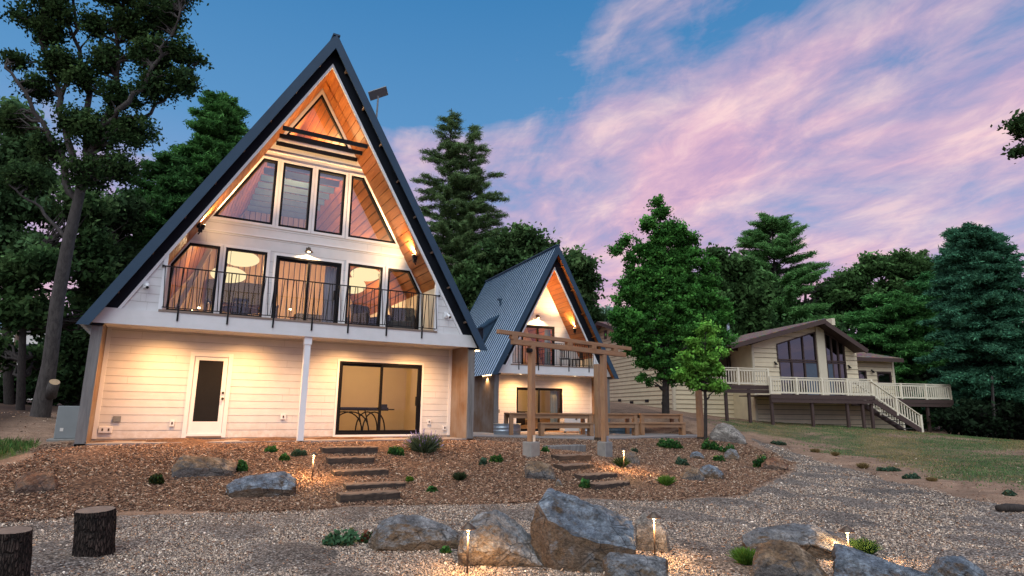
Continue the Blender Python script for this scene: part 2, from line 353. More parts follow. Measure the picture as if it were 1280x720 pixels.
cl = t.mix(t.ramp(t.noise(v, 26, 3, .7), [(.35,.55),(.7,0.)]), cl, (.03,.04,.018))
wn = lambda ch: t.ramp(t.math('ADD', ch, t.math('MULTIPLY', t.math('SUBTRACT', t.noise(v, 6., 5, .75), .5), .9)), [(.42, 0.),(.58, 1.)])
c = t.mix(wn(wt.outputs[2]), cd, cl); c = t.mix(wn(wt.outputs[1]), c, cg); c = t.mix(wn(wt.outputs[0]), c, cm)
c = t.mix(1., c, t.ramp(big, [(.3,(.68,.68,.68)),(.7,(1.18,1.15,1.12))]), 'MULTIPLY')
hh = t.mix(wt.outputs[1], t.mix(wt.outputs[0], fine, vm.outputs['Distance']), vg.outputs['Distance'])
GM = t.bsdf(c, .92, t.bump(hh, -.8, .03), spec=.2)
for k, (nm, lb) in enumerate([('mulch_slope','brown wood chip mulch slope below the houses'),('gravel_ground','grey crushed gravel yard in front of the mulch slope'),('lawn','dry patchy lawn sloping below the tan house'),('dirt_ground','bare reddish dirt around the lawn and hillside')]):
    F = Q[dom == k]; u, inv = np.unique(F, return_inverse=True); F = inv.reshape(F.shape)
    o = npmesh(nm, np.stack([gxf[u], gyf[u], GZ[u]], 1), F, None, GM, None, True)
    at = o.data.attributes.new('W', 'FLOAT_COLOR', 'POINT')
    at.data.foreach_set('color', np.stack([w_mu[u], w_gr[u], w_gs[u], np.ones(len(u))], 1).astype(np.float32).ravel())
    tag(o, lb, 'ground', kind='structure')

# ------------------------------------------------------------------ loose ground cover (uncountable)
def rot_basis(n, tilt, rg):
    yaw = rg.uniform(0, 6.283, n); a = rg.normal(0, tilt, n); b = rg.normal(0, tilt, n)
    ex = np.stack([np.cos(yaw), np.sin(yaw), a], 1); ex /= np.linalg.norm(ex, axis=1)[:,None]
    ez = np.stack([-a*np.cos(yaw)+b*np.sin(yaw), -a*np.sin(yaw)-b*np.cos(yaw), np.ones(n)], 1); ez /= np.linalg.norm(ez, axis=1)[:,None]
    ey = np.cross(ez, ex); return ex, ey, ez
def scatter(n, region, dens_fall, rg):
    # sample by distance so that the near ground carries more and finer pieces
    out = []
    while sum(map(len, out)) < n:
        tt = 5.5*np.exp(rg.uniform(0, 1, 60000)**dens_fall*math.log(28/5.5)); ph = rg.uniform(-.78, .78, 60000)+CY
        X = CAM[0]+tt*np.sin(ph); Y = CAM[1]+tt*np.cos(ph)
        k = region(X, Y); out.append(np.stack([X[k], Y[k], tt[k]], 1))
    return np.concatenate(out)[:n]
def reg_mulch(X, Y): return (weights(X, Y)[0]+rng.normal(0, .12, X.shape)+(rng.uniform(0,1,X.shape) < .05)*np.abs(rng.normal(0,.5,X.shape)) > .5) & ~((X > -.35) & (X < 9.5) & (Y > -.12)) & ~((X > 11.9) & (Y > 2.2+(X < 15.4)*(15.4-X)*.9))
def reg_gravel(X, Y): return (weights(X, Y)[1]+rng.normal(0, .2, X.shape) > .5) & (nz2(X, Y, .8, 31)+nz2(X, Y, 2.3, 33)*.6+rng.normal(0,.5,X.shape) > -.85)
def chips():
    n = 170000; rg = np.random.default_rng(11); P = scatter(n, reg_mulch, .85, rg); z = H(P[:,0], P[:,1])+rg.uniform(.004, .03, n)
    ex, ey, ez = rot_basis(n, .35, rg); L = rg.uniform(.007, .022, n)*(.8+P[:,2]/22); W = L*rg.uniform(.18, .45, n)
    c = np.stack([P[:,0], P[:,1], z], 1); a = ex*L[:,None]; b = ey*W[:,None]; e = ez*(W*.35)[:,None]
    V = np.stack([c-a-b*.6, c+a*.9-b, c+a+b*.7, c-a*.8+b], 1)
    V = np.concatenate([V+e[:,None], V[:,:,:]-e[:,None]], 1).reshape(-1,3)
    base = np.arange(n)[:,None]*8; F = np.concatenate([base+np.array([[0,1,2,3]]), base+np.array([[0,4,5,1]]), base+np.array([[1,5,6,2]]), base+np.array([[2,6,7,3]])], 1).reshape(-1,4)
    pal = np.array([(.085,.043,.028),(.165,.084,.050),(.25,.135,.082),(.35,.22,.145),(.52,.39,.29),(.035,.021,.015)]); C = pal[rg.choice(6, n, p=[.20,.27,.26,.15,.06,.06])]*1.22*np.array([1.,1.,.95])*rg.uniform(.75, 1.25, (n,1))
    tag(npmesh('mulch_chips', V, F, np.repeat(C, 4, 0), M['chip']), 'loose brown wood chips covering the slope', 'mulch', kind='stuff')
def gravel():
    n = 300000; rg = np.random.default_rng(12); P = scatter(n, reg_gravel, 1.1, rg)
    r = rg.uniform(.0040, .0095, n)*(.75+P[:,2]/16); r *= np.where(rg.uniform(0, 1, n) < .04, 1.8, 1); z = H(P[:,0], P[:,1])+r*.35
    ex, ey, ez = rot_basis(n, .5, rg); c = np.stack([P[:,0], P[:,1], z], 1)
    a = ex*(r*rg.uniform(.9, 1.5, n))[:,None]; b = ey*(r*rg.uniform(.7, 1.1, n))[:,None]; e = ez*(r*rg.uniform(.5, .9, n))[:,None]
    j = lambda: rg.uniform(.7, 1.2, (n,1))
    V = np.stack([c-a*j(), c-b*j(), c+a*j(), c+b*j(), c+e*j()+a*rg.uniform(-.4,.4,(n,1)), c-e], 1).reshape(-1,3)
    base = np.arange(n)[:,None]*6; F = np.concatenate([base+np.array([[i, (i+1) % 4, 4]]) for i in range(4)], 1).reshape(-1,3)
    pal = np.array([(.07,.062,.06),(.15,.130,.12),(.24,.205,.185),(.33,.275,.235),(.43,.37,.32),(.60,.56,.53),(.30,.18,.11)])*np.array([1.50,1.32,1.12]); C = pal[rg.choice(7, n, p=[.14,.22,.26,.18,.10,.04,.06])]*rg.uniform(.8, 1.2, (n,1))
    tag(npmesh('gravel_stones', V, F, np.repeat(C, 4, 0), M['chip']), 'loose grey and tan gravel stones of the yard', 'gravel', kind='stuff')
chips(); gravel()
def blades(name, label, P, hgt, wid, pal, rg, lean=.35, kind='stuff', cat='grass', group=None, parent=None):
    n = len(P); ex, ey, ez = rot_basis(n, lean, rg); h = hgt*rg.uniform(.5, 1.2, n); w = wid*rg.uniform(.7, 1.3, n)
    V = np.stack([P-ex*w[:,None], P+ex*w[:,None], P+ez*(h*.6)[:,None]+ex*(w*.6)[:,None]+ey*(h*.12)[:,None], P+ez*h[:,None]+ey*(h*.4)[:,None]], 1).reshape(-1,3)
    F = np.arange(n*4).reshape(-1,4); C = np.array(pal)[rg.integers(0, len(pal), n)]*rg.uniform(.7, 1.3, (n,1))
    return tag(npmesh(name, V, F, C, M['leaf'], parent), label, cat, group, kind)
def grass():
    rg = np.random.default_rng(21); n = 70000
    X = rg.uniform(15, 46, n*2); Y = rg.uniform(-14, 8, n*2); w = weights(X, Y)[2]; k = (w > rg.uniform(.1, .95, n*2)); X, Y = X[k], Y[k]
    P = np.stack([X, Y, H(X, Y)], 1); dry = nz2(X, Y, 1.2, 8)+rg.normal(0, .35, len(X)) > .05
    blades('lawn_grass', 'short green turf patches on the lawn', P[~dry], .055, .012, [(.022,.036,.016),(.028,.041,.018),(.017,.028,.013)], rg)
    blades('dry_grass', 'short straw coloured dry grass on the lawn', P[dry], .045, .012, [(.075,.052,.028),(.056,.042,.022),(.04,.034,.017)], rg)
    n = 16000; X = rg.uniform(-7, -.9, n); Y = rg.uniform(-3, 2.4, n); k = weights(X, Y)[2] > rg.uniform(.3, .9, n); X, Y = X[k], Y[k]
    blades('meadow_grass', 'rough green grass beside the left end of the house', np.stack([X, Y, H(X, Y)], 1), .16, .008, [(.016,.032,.010),(.023,.038,.012),(.032,.034,.014),(.011,.022,.008)], rg)
grass()

# ------------------------------------------------------------------ sky and daylight
W = bpy.data.worlds.new('World'); SC.world = W; W.use_nodes = True
class WT(NT):
    def __init__(s): s.t = W.node_tree; s.n = s.t.nodes; s.n.clear(); s.out = s.n.new('ShaderNodeOutputWorld')
t = WT()
tc = t.n.new('ShaderNodeTexCoord').outputs['Generated']
def rotz(vec, ang, sc=(1,1,1)):
    a = t.n.new('ShaderNodeMapping'); a.vector_type = 'POINT'; a.inputs['Rotation'].default_value = (0,0,ang); t.link(vec, a.inputs[0])
    b = t.n.new('ShaderNodeMapping'); b.inputs['Scale'].default_value = sc; t.link(a.outputs[0], b.inputs[0]); return b.outputs[0]
sx = t.n.new('ShaderNodeSeparateXYZ'); t.link(tc, sx.inputs[0]); dz = sx.outputs[2]
# cloud layer seen in perspective: direction projected on a high plane
dn = t.math('ADD', t.math('MAXIMUM', dz, 0.), .16)
pv = t.n.new('ShaderNodeCombineXYZ'); t.put(pv.inputs[0], t.math('DIVIDE', sx.outputs[0], dn)); t.put(pv.inputs[1], t.math('DIVIDE', sx.outputs[1], dn)); pv = pv.outputs[0]
st = rotz(pv, R(6), (1.0, .58, 1))       # streaks run away along one heading
n1 = t.noise(st, 1.0, 8, .60, .7); n2 = t.noise(st, 3.4, 6, .6, .4); n4 = t.noise(st, 9., 6, .65, .6); n3 = t.noise(rotz(pv, R(6), (1,.6,1)), .5, 3, .5)
def dot(az, el):
    d = t.n.new('ShaderNodeVectorMath'); d.operation = 'DOT_PRODUCT'; t.link(tc, d.inputs[0])
    d.inputs[1].default_value = (math.sin(R(az))*math.cos(R(el)), math.cos(R(az))*math.cos(R(el)), math.sin(R(el))); return d.outputs['Value']
right = t.ramp(dot(62, 26), [(.72, 0.),(.93, 1.)])          # thick pink deck
low = t.ramp(dz, [(.05, 1.),(.25,.72),(.42, .36),(.58, 0.)])
topl = t.ramp(dot(8, 42), [(.80, 0.),(.97, 1.)])           # clear blue patch
back = t.ramp(dot(209.5, 20), [(.3, 0.),(1., 1.)])
cl = t.math('ADD', t.math('MULTIPLY', n1, .75), t.math('MULTIPLY', n2, .26)); cl = t.math('ADD', cl, t.math('MULTIPLY', n3, .25)); cl = t.math('ADD', cl, t.math('MULTIPLY', t.math('SUBTRACT', n4, .5), .10))
cl = t.math('ADD', cl, t.math('MULTIPLY', right, .065)); cl = t.math('SUBTRACT', cl, t.math('MULTIPLY', topl, .14)); cl = t.math('ADD', cl, t.math('MULTIPLY', low, .18))
lowr = t.ramp(dot(70, 7), [(.90, 0.),(1., 1.)]); cl = t.math('SUBTRACT', cl, t.math('MULTIPLY', lowr, .10))
mask = t.ramp(cl, [(.575, 0.),(.65,.5),(.78, 1.)])
base = t.ramp(dz, [(0.,(.47,.38,.58)),(.10,(.40,.42,.68)),(.24,(.30,.44,.73)),(.42,(.115,.32,.62)),(.60,(.055,.235,.52)),(1.,(.05,.19,.45))])
ccol = t.ramp(t.math('ADD', t.math('ADD', t.math('MULTIPLY', n2, .6), t.math('MULTIPLY', n4, .4)), t.math('MULTIPLY', right, .05)), [(.34,(.42,.36,.63)),(.46,(.62,.42,.63)),(.56,(.82,.53,.67)),(.66,(1.0,.70,.73))])
sky = t.n.new('ShaderNodeTexSky'); sky.sky_type = 'NISHITA'; sky.sun_disc = False; sky.sun_elevation = R(2.); sky.sun_rotation = R(190); sky.altitude = 600
nish = t.mix(1., sky.outputs[0], (.06,.06,.06), 'MULTIPLY')
col = t.mix(mask, base, ccol)
col = t.mix(.06, col, nish)
col = t.mix(t.math('MULTIPLY', back, .72), col, (.38,.58,.98))
bg = t.n.new('ShaderNodeBackground'); t.link(col, bg.inputs[0]); bg.inputs[1].default_value = 1.0; t.link(bg.outputs[0], t.out.inputs[0])
sun = bpy.data.lights.new('dusk_sun', 'SUN'); sun.energy = 3.0; sun.angle = R(80); sun.color = (.89,.97,.93)
so = bpy.data.objects.new('dusk_sun', sun); COL.objects.link(so); so.rotation_euler = (R(40), 0, R(-48))
def lamp(name, kind, loc, power, parent=None, col=(1,.60,.27), size=.05, aim=None, cone=120, blend=.6):
    l = bpy.data.lights.new(name, kind); l.energy = power; l.color = col
    if kind in ('POINT','SPOT'): l.shadow_soft_size = size
    if kind == 'SPOT': l.spot_size = R(cone); l.spot_blend = blend
    if kind == 'AREA': l.size = size
    o = bpy.data.objects.new(name, l); COL.objects.link(o); o.parent = parent; o.location = loc
    if aim is not None: o.rotation_euler = Vector(aim).to_track_quat('-Z', 'Y').to_euler()
    return o
SC.view_settings.view_transform = 'Standard'; SC.view_settings.look = 'None'; SC.view_settings.exposure = 0
SC.cycles.use_denoising = True; SC.cycles.max_bounces = 7; SC.cycles.diffuse_bounces = 3; SC.cycles.glossy_bounces = 3; SC.cycles.transparent_max_bounces = 16
SC.cycles.sample_clamp_indirect = 4.; SC.cycles.caustics_reflective = False; SC.cycles.caustics_refractive = False

# ------------------------------------------------------------------ house parts
def siding(mb, xl, xr, y, z0, z1, row, ops=(), lap=.005, gap=.010):
    """lap boards facing -y between x=xl(z) and xr(z); ops: (za, zb, xlfn, xrfn) holes"""
    nrow = max(1, int(math.ceil((z1-z0)/row-1e-6)))
    for k in range(nrow):
        a, b = z0+k*row, min(z0+(k+1)*row, z1)
        cuts = sorted(set([a, b]+[z for o in ops for z in (o[0], o[1]) if a < z < b]))
        tone = random.uniform(.95, 1.03); mb.col = (tone, tone, tone)
        for c0, c1 in zip(cuts[:-1], cuts[1:]):
            if c1-c0 < 1e-5: continue
            mid = (c0+c1)/2; seg = [(xl, xr)]
            for o in sorted([o for o in ops if o[0] < mid < o[1]], key=lambda o: o[2](mid)):
                l, r = seg.pop(); seg += [(l, o[2]), (o[3], r)]
            yy = lambda z: y-lap*(1-(z-a)/row)
            for l, r in seg:
                if r(mid)-l(mid) < .004: continue
                cg = c0
                if c0 == a and gap and k and c1-c0 > gap*1.5:
                    cg = c0+gap; keep = mb.col; mb.col = ((.60,.57,.55) if gap < .02 else (.28,.26,.25)); mb.poly([(l(c0),yy(c0),c0),(r(c0),yy(c0),c0),(r(cg),yy(cg),cg),(l(cg),yy(cg),cg)]); mb.col = keep  # shadow under each board lap painted as a darker bottom strip
                mb.poly([(l(cg),yy(cg),cg),(r(cg),yy(cg),cg),(r(c1),yy(c1),c1),(l(c1),yy(c1),c1)])
                if c0 == a and lap: mb.poly([(l(a),y,a),(r(a),y,a),(r(a),yy(a),a),(l(a),yy(a),a)])
        if gap < .02 and lap:
            for q in range(2):
                x = random.uniform(xl((a+b)/2), xr((a+b)/2)); z = (a+b)/2
                if any(o[0]-.2 < z < o[1]+.2 and o[2](min(max(z,o[0]),o[1]))-.15 < x < o[3](min(max(z,o[0]),o[1]))+.15 for o in ops) or not (xl(b)+.1 < x < xr(b)-.1): continue
                mb.col = (.68,.66,.64); mb.poly([(x-.003,y-lap-.0015,a+gap),(x+.003,y-lap-.0015,a+gap),(x+.003,y-lap*.05-.0015,b),(x-.003,y-lap*.05-.0015,b)])
    mb.col = None
K = lambda x: (lambda z: x)
def polyop(poly):
    zs = [p[1] for p in poly]
    def cross(z, f):
        xs = []
        for i in range(len(poly)):
            (x0,z0),(x1,z1) = poly[i], poly[(i+1) % len(poly)]
            if abs(z1-z0) > 1e-6 and min(z0,z1)-1e-6 <= z <= max(z0,z1)+1e-6: xs.append(x0+(x1-x0)*min(1, max(0, (z-z0)/(z1-z0))))
        return f(xs) if xs else poly[0][0]
    levels = sorted(set(round(z, 4) for z in zs))
    return [(a, b, lambda z, a=a, b=b: cross(min(max(z, a+1e-4), b-1e-4), min), lambda z, a=a, b=b: cross(min(max(z, a+1e-4), b-1e-4), max)) for a, b in zip(levels[:-1], levels[1:])]
def rect(x0, x1, z0, z1): return [(x0,z0),(x1,z0),(x1,z1),(x0,z1)]
def window(root, poly, y, name='window', fw=.06, gl='glass', trim=True, fm='frame', tm='white_trim', label=None):
    w = MB().ring(poly, offset(poly, fw), y-.025, y+.09).build(name, M[fm], root); 
    if label: w['label'] = label
    MB().poly([(x, y+.045, z) for x, z in offset(poly, fw-.005)]).build('pane', M[gl], w)
    if trim: MB().ring(offset(poly, -.075), offset(poly, -.002), y-.032, y+.01).build('trim', M[tm], w)
    return w
def slider(root, x0, x1, z0, z1, y, xm=None, gl='glass', gl2=None, trim=True, hand=True, name='sliding_door'):
    o = rect(x0, x1, z0, z1); d = MB().ring(o, offset(o, .055), y-.03, y+.12).build(name, M['frame'], root)
    xm = xm or (x0+x1)/2
    for a, b, yy, g in ((x0+.05, xm+.04, .07, gl), (xm-.04, x1-.05, .02, gl2 or gl)):
        r_ = rect(a, b, z0+.05, z1-.05); s = MB().ring(r_, offset(r_, .07), y+yy-.02, y+yy+.025).build('sash', M['frame'], root)
        MB().poly([(x, y+yy, z) for x, z in offset(r_, .065)]).build('pane', M[g], s)
    if trim: MB().ring(offset(o, -.06), offset(o, -.002), y-.035, y+.01).build('trim', M['white_trim'], d)
    if hand: MB().box(x1-.16, x1-.13, y-.06, y-.01, z0+.85, z0+1.08).box(x1-.17, x1-.12, y-.025, y-.002, z0+.83, z0+1.1).build('handle', M['black'], d)
    return d
def planks(name, root, xc, zi, m, s, y0, y1, zlow, pitch, mat, seed, gap=.012):
    rg = random.Random(seed); k = math.sqrt(1+m*m); mb = MB(); L = (zi-zlow)/m*k; q = 0; nx, nz = -s*m/k, -1/k
    f = lambda l, d: (xc+s*l/k+nx*d*0+nx*d, zi-l*m/k+nz*d)
    while q < L-.01:
        e = min(q+pitch-gap, L); tone = rg.uniform(.78, 1.18); mb.col = (tone, tone*rg.uniform(.94,1.03), tone*rg.uniform(.88,1.04))
        (xa, za), (xb, zb) = f(q+.006, .02), f(e, .02)
        if q < .05: xa, za = xc, zi-.02*k
        (ya_, yb_) = (y0, y1)
        mb.faces([(xa,y0,za),(xa,y1,za),(xb,y1,zb),(xb,y0,zb)], [(0,1,2,3)])
        (xc2, zc2) = f(e+.004, .0); mb.faces([(xb,y0,zb),(xb,y1,zb),(xc2,y1,zc2),(xc2,y0,zc2)], [(0,1,2,3)])
        q += pitch
    mb.col = (.16,.14,.12); (xa,za),(xb,zb) = f(0,-.004), f(L,-.004); mb.faces([(xa,y0,za),(xa,y1,za),(xb,y1,zb),(xb,y0,zb)], [(0,1,2,3)]); mb.col = None
    return mb.build(name, mat, root)
def rakeband(mb, xc, zo, m, s, a, b, ze, y0, y1):
    P = [(xc, zo-a), (xc+s*(zo-a-ze)/m, ze), (xc+s*(zo-b-ze)/m, ze), (xc, zo-b)]
    if s < 0: P = P
    return mb.prism(P if s < 0 else P[::-1], y0, y1)
def downlight(root, x, y, z, pw, cone=125):
    d = MB().lathe([(.075,-.004),(.06,-.006),(.058,-.002)], (x,y,z), 18).build('downlight', M['white_trim'], root)
    MB().lathe([(.058,-.003),(.001,-.003)], (x,y,z), 18).build('lens', M['diff'], d)
    lamp('downlight_beam', 'SPOT', (x,y,z-.02), pw, root, (1,.50,.18), .06, (0,.06,-1), 160 if cone == 125 else cone, 1.)
def floodlight(root, x, y, z, s, pw):
    f = MB().box(x-.05, x+.05, y-.04, y+.04, z-.09, z+.0).tube([(x,y,z-.09),(x+s*.04,y,z-.16)], .018, 6)
    f.tube([(x-.04,y-.05,z+.0),(x-.06,y-.05,z+.12)], [.045,.055], 10).tube([(x+.04,y+.05,z+.0),(x+.06,y+.05,z+.12)], [.045,.055], 10)
    o = f.build('floodlight', M['black'], root)
    MB().lathe([(.05,0),(.001,.001)], (x-.06,y-.05,z+.123), 10).lathe([(.05,0),(.001,.001)], (x+.06,y+.05,z+.123), 10).build('lens', M['bulb'], o)
    lamp('floodlight_beam', 'SPOT', (x,y,z+.16), pw, root, (1,.60,.27), .06, (-s*.43,.14,.9), 92, 1.)
    lamp('floodlight_beam', 'SPOT', (x-s*.08,y+.05,z+.05), pw*.045, root, (1,.64,.32), .06, (-s*.8,.62,.42), 140, 1.)
def barnlamp(root, x, y, z, pw):
    o = MB().tube([(x,y,z+.05),(x,y-.12,z+.10),(x,y-.2,z+.04)], .012, 6).lathe([(.03,.06),(.045,.05),(.05,.0),(.12,-.07),(.115,-.075),(.04,-.01)], (x,y-.2,z), 18).box(x-.05,x+.05,y-.02,y,z-.02,z+.1).build('barn_lamp', M['pot'], root, True)
    MB().lathe([(.001,-.03),(.04,-.05),(.035,-.075),(.001,-.085)], (x,y-.2,z), 12).build('bulb', M['bulb'], o)
    lamp('barn_lamp_beam', 'SPOT', (x,y-.2,z-.05), pw, root, (1,.66,.34), .05, (0,.05,-1), 150, .6)
def camera_unit(root, x, y, z):
    o = MB().box(x-.05,x+.05,y-.03,y,z-.05,z+.12).bar((x+.01,y-.03,z+.06),(x+.03,y-.12,z+.0),.03,.03).build('security_camera', M['white_trim'], root)
    MB().tube([(x+.03,y-.08,z+.03),(x+.045,y-.22,z-.06)], .045, 12).build('barrel', M['white_trim'], o)
    MB().lathe([(.03,0),(.001,-.002)], (x+.046,y-.226,z-.062), 10).tube([(x+.045,y-.215,z-.055),(x+.047,y-.23,z-.066)], .032, 10).build('lens', M['black'], o)
def outlet(root, x, y, z, w=.13, h=.13, n=1, dark=False):
    o = MB().box(x-w/2,x+w/2,y-.035,y,z-h/2,z+h/2).build('outlet_box', M['acgrey' if dark else 'white_trim'], root, bevel=.006)
    if not dark:
        mb = MB()
        for k in range(n): cx = x+(k-(n-1)/2)*w*.45; mb.box(cx-.018,cx+.018,y-.042,y-.034,z-.03,z+.03)
        mb.build('socket', M['pot'], o)
def railing(root, x0, x1, y, z0, z1, posts, sp=.115, zig=True):
    rl = MB().bar((x0-.06,y,z1),(x1+.06,y,z1),.045,.022).box(x0-.1,x0-.05,y-.04,y+.05,z1-.02,z1+.02).box(x1+.05,x1+.1,y-.04,y+.05,z1-.02,z1+.02).build('balcony_railing', M['black'], root)
    MB().bar((x0,y,z0+.07),(x1,y,z0+.07),.02,.02).build('bottom_rail', M['black'], rl)
    mb = MB(); n = int((x1-x0)/sp)
    for k in range(n+1):
        x = x0+(x1-x0)*k/n; lean = ((k % 2)*2-1)*.03 if zig else 0
        mb.bar((x-lean,y,z0+.07),(x+lean,y,z1),.017,.017)
    mb.build('baluster_panel', M['black'], rl)
    for x in posts: MB().box(x-.02,x+.02,y-.045,y-.01,z0-.24,z0+.12).bar((x,y-.02,z0),(x,y-.005,z1),.025,.03).build('post', M['black'], rl)
    return rl

def a_frame(root, p):
    xc, m, zo, zi, D, L, oh = p['xc'], p['m'], p['zo'], p['zi'], p['D'], p['L'], p['oh']; k = math.sqrt(1+m*m); ze = p['ze']; band = zo-zi
    zr0, zr1, x0, x1, a0, a1 = p['zr0'], p['zr1'], p['x0'], p['x1'], p['a0'], p['a1']
    # roof
    for s in (-1, 1):
        mb = MB(); rakeband(mb, xc, zo, m, s, 0, .07*k, ze, -oh, L+oh); rf = mb.build('roof', M['roofmetal'], root)
        rb = MB(); y = -oh+.04
        while y < L+oh:
            a = Vector((xc+s*.03, y, zo+.005)); b = Vector((xc+s*(zo-ze)/m, y, ze)); nrm = Vector((s*m/k, 0, 1/k))
            rb.bar(a+nrm*.008, b+nrm*.008, .05, .04, nrm); y += p['rib']
        rb.build('standing_seam', M['slate'], rf)
        mb = MB(); rakeband(mb, xc, zo+.03, m, s, 0, .21*k, ze-.03, -oh-.035, -oh); f = mb.build('rake_fascia', M['slate'], root)
        mb = MB(); rakeband(mb, xc, zo, m, s, .075*k, .10*k, ze, -oh, -.002); mb.build('rake_soffit', M[p['under']], root)
        mb = MB(); rakeband(mb, xc, zo, m, s, .10*k, band-.05*k, ze, -.03, .05); mb.build('rake_board', M['darkband'], root)
        mb = MB(); rakeband(mb, xc, zo, m, s, band-.05*k, band+.012*k, zr1, -.055, .012); mb.build('rake_trim', M['white_trim'], root)
        l = 1.0
        while l < (zo-ze)/m*k-.6:
            c = Vector((xc+s*l/k, 0, zo-l*m/k)); nrm = Vector((-s*m/k, 0, -1/k)); 
            MB().bar(c+nrm*.14+Vector((0,-oh+.01,0)), c+nrm*.14+Vector((0,-.03,0)), .045, .08, nrm).build('lookout', M['deckedge' if p['under'] == 'darkband' else 'cedar'], root); l += p.get('look', 1.15)
        planks('gable_soffit', root, xc, zi, m, s, .012, D, zr1+.02, p['pitch'], M['cedar'], 5+s)
        planks('interior_ceiling', root, xc, zi, m, s, D+.1, L, zr1+.02, p['pitch'], M['cedar'], 15+s, .035)
    MB().bar((xc,-oh-.02,zo+.035),(xc,L+oh,zo+.035),.20,.05).build('ridge_cap', M['slate'], root)
    # rim band at the balcony, with sloped ends
    xi = lambda z, s, d: xc+s*((zo-z)/m-d*k/m)
    MB().prism([(xi(zr0,-1,.14),zr0),(xi(zr0,1,.14),zr0),(xi(zr1,1,.14),zr1),(xi(zr1,-1,.14),zr1)], -.07, .12).build('balcony_rim', M['white'], root)
    # white gable corners flanking the recess
    for s in (-1, 1):
        a = (a0 if s < 0 else a1); mb = MB(); top = zo-band-m*abs(a-xc)+.02
        fn = lambda z, s=s: xc+s*((zo-z)/m-(band-.05*k)/m)
        if s < 0: siding(mb, fn, K(a), -.012, zr1, zr1+(top-zr1)*1.12, .2)
        else: siding(mb, K(a), fn, -.012, zr1, zr1+(top-zr1)*1.12, .2)
        mb.build('gable_siding', M['white'], root)
        MB().box(a-.045, a+.045, -.04, .05, zr1, top+.03).build('corner_trim', M['white_trim'], root)
        mb = MB(); xs = a+(.045 if s < 0 else -.045)*0
        mb.faces([(a,.05,zr1),(a,D,zr1),(a,D,top),(a,.05,top)], [(0,1,2,3)]); mb.build('recess_wall', M['cream'], root)
    # balcony floor, soffit below
    MB().box(x0, x1, .12, D, zr1-.06, zr1-.004).build('balcony_floor', M['deckedge'], root)
    MB().box(a0-.03, a1+.03, -.09, .1, zr1+.001, zr1+.05).build('deck_edge', M['deckedge'], root)
    MB().box(x0, x1, .12, D+.0, p['zs'], p['zs']+.04).build('porch_soffit', M['white'], root)
    # wing walls
    for s, nm in ((-1,'wing_wall'), (1,'wing_wall')):
        xa, xb = ((x0-.21, x0) if s < 0 else (x1, x1+.21))
        MB().box(xa+.004, xb-.004, .06, L if p.get('sidewood') else D+.12, p['zb'], zr0+.06).build(nm, M['brownwood'], root)
        MB().box(xa, xb, -.0, .062, p['zb'], zr0).build('end_post', M['greywood'], root)
    if not p.get('sidewood'): 
        MB().box(x0-.1, x0-.004, D+.12, L, p['zb'], zr0+.1).build('side_wall', M['white'], root); MB().box(x1+.004, x1+.1, D+.12, L, p['zb'], zr0+.1).build('side_wall', M['white'], root)
    # front walls
    ops = [o for pl in p['ops_low'] for o in polyop(pl)]
    mb = MB(); siding(mb, K(x0), K(x1), D, .02, p['zs'], p['row'], ops); mb.build('lower_wall', M['white'], root)
    MB().box(x0,x0+.09,D-.03,D+.01,.02,p['zs']-.002).build('corner_board', M['white_trim'], root)
    MB().box(x1-.09,x1,D-.03,D+.01,.02,p['zs']-.002).build('corner_board', M['white_trim'], root)
    mb = MB(); ops = [o for pl in p['ops_up'] for o in polyop(pl)]
    siding(mb, lambda z: max(a0, xc-(zi-z)/m), lambda z: min(a1, xc+(zi-z)/m), D, zr1, zi-.03, p['row2'], ops, .006); mb.build('upper_wall', M['white'], root)
    # shell
    MB().box(x0-.2, x1+.2, D-.02, L, p['zb'], .015).box(x0-.22, x1+.22, .0, D, p['zb'], -.03).build('foundation', M['slab'], root)
    MB().box(x0, x1, D+.1, L, p['zs']+.05, zr1-.02).build('upper_floor', M['floorwood'], root)
    MB().prism([(xi(zr0,-1,.3),zr0),(xi(zr0,1,.3),zr0),(xc,zi)], L-.1, L).prism(rect(x0,x1,0,zr0), L-.1, L).build('rear_wall', M['white'], root)

# ---------------- main house
mh = empty('a_frame_house', (0,0,0), 0, 'large white A-frame house with glazed gable and long balcony', 'house', 'A-frame houses')
W1 = [(2.0,5.84),(3.51,5.84),(3.51,7.76),(3.13,7.76)]; W2 = rect(3.67,4.49,5.83,7.75); W3 = rect(4.65,5.47,5.83,7.75); W4 = [(5.65,5.82),(7.14,5.82),(6.02,7.76),(5.64,7.76)]
W5 = [(1.18,3.18),(2.27,3.18),(2.27,5.03),(1.54,5.03),(1.16,4.40)]; W6 = rect(2.41,3.46,3.18,5.03); UD = rect(3.70,5.52,3.05,4.98); W7 = rect(5.72,6.77,3.18,5.02); W8 = [(6.94,3.18),(8.0,3.18),(8.0,4.36),(7.63,5.02),(6.94,5.02)]
TR = [(3.66,8.60),(5.50,8.60),(4.58,10.17)]
DR = rect(1.86,2.86,.02,2.17); SD = rect(5.66,8.17,.06,2.12)
xc = 4.58
PM = dict(xc=xc, m=1.735, zo=11.27, zi=10.42, D=1.232, L=9.6, oh=.28, ze=2.56, zr0=2.62, zr1=2.98, x0=0., x1=9.16, a0=1.07, a1=8.06, zs=2.66, zb=-.5, rib=.41, under='darkband', pitch=.27, row=.185, row2=.30,
  ops_low=[DR, SD], ops_up=[W1,W2,W3,W4,W5,W6,UD,W7,W8,TR])
a_frame(mh, PM)
D = 1.232
for w in (W1,W2,W3,W4): window(mh, w, D, gl='glassup')
for w in (W5,W6,W7,W8): window(mh, w, D, gl='glass')
window(mh, TR, D, fw=.05)
slider(mh, 3.70, 5.52, 3.05, 4.98, D, trim=True)
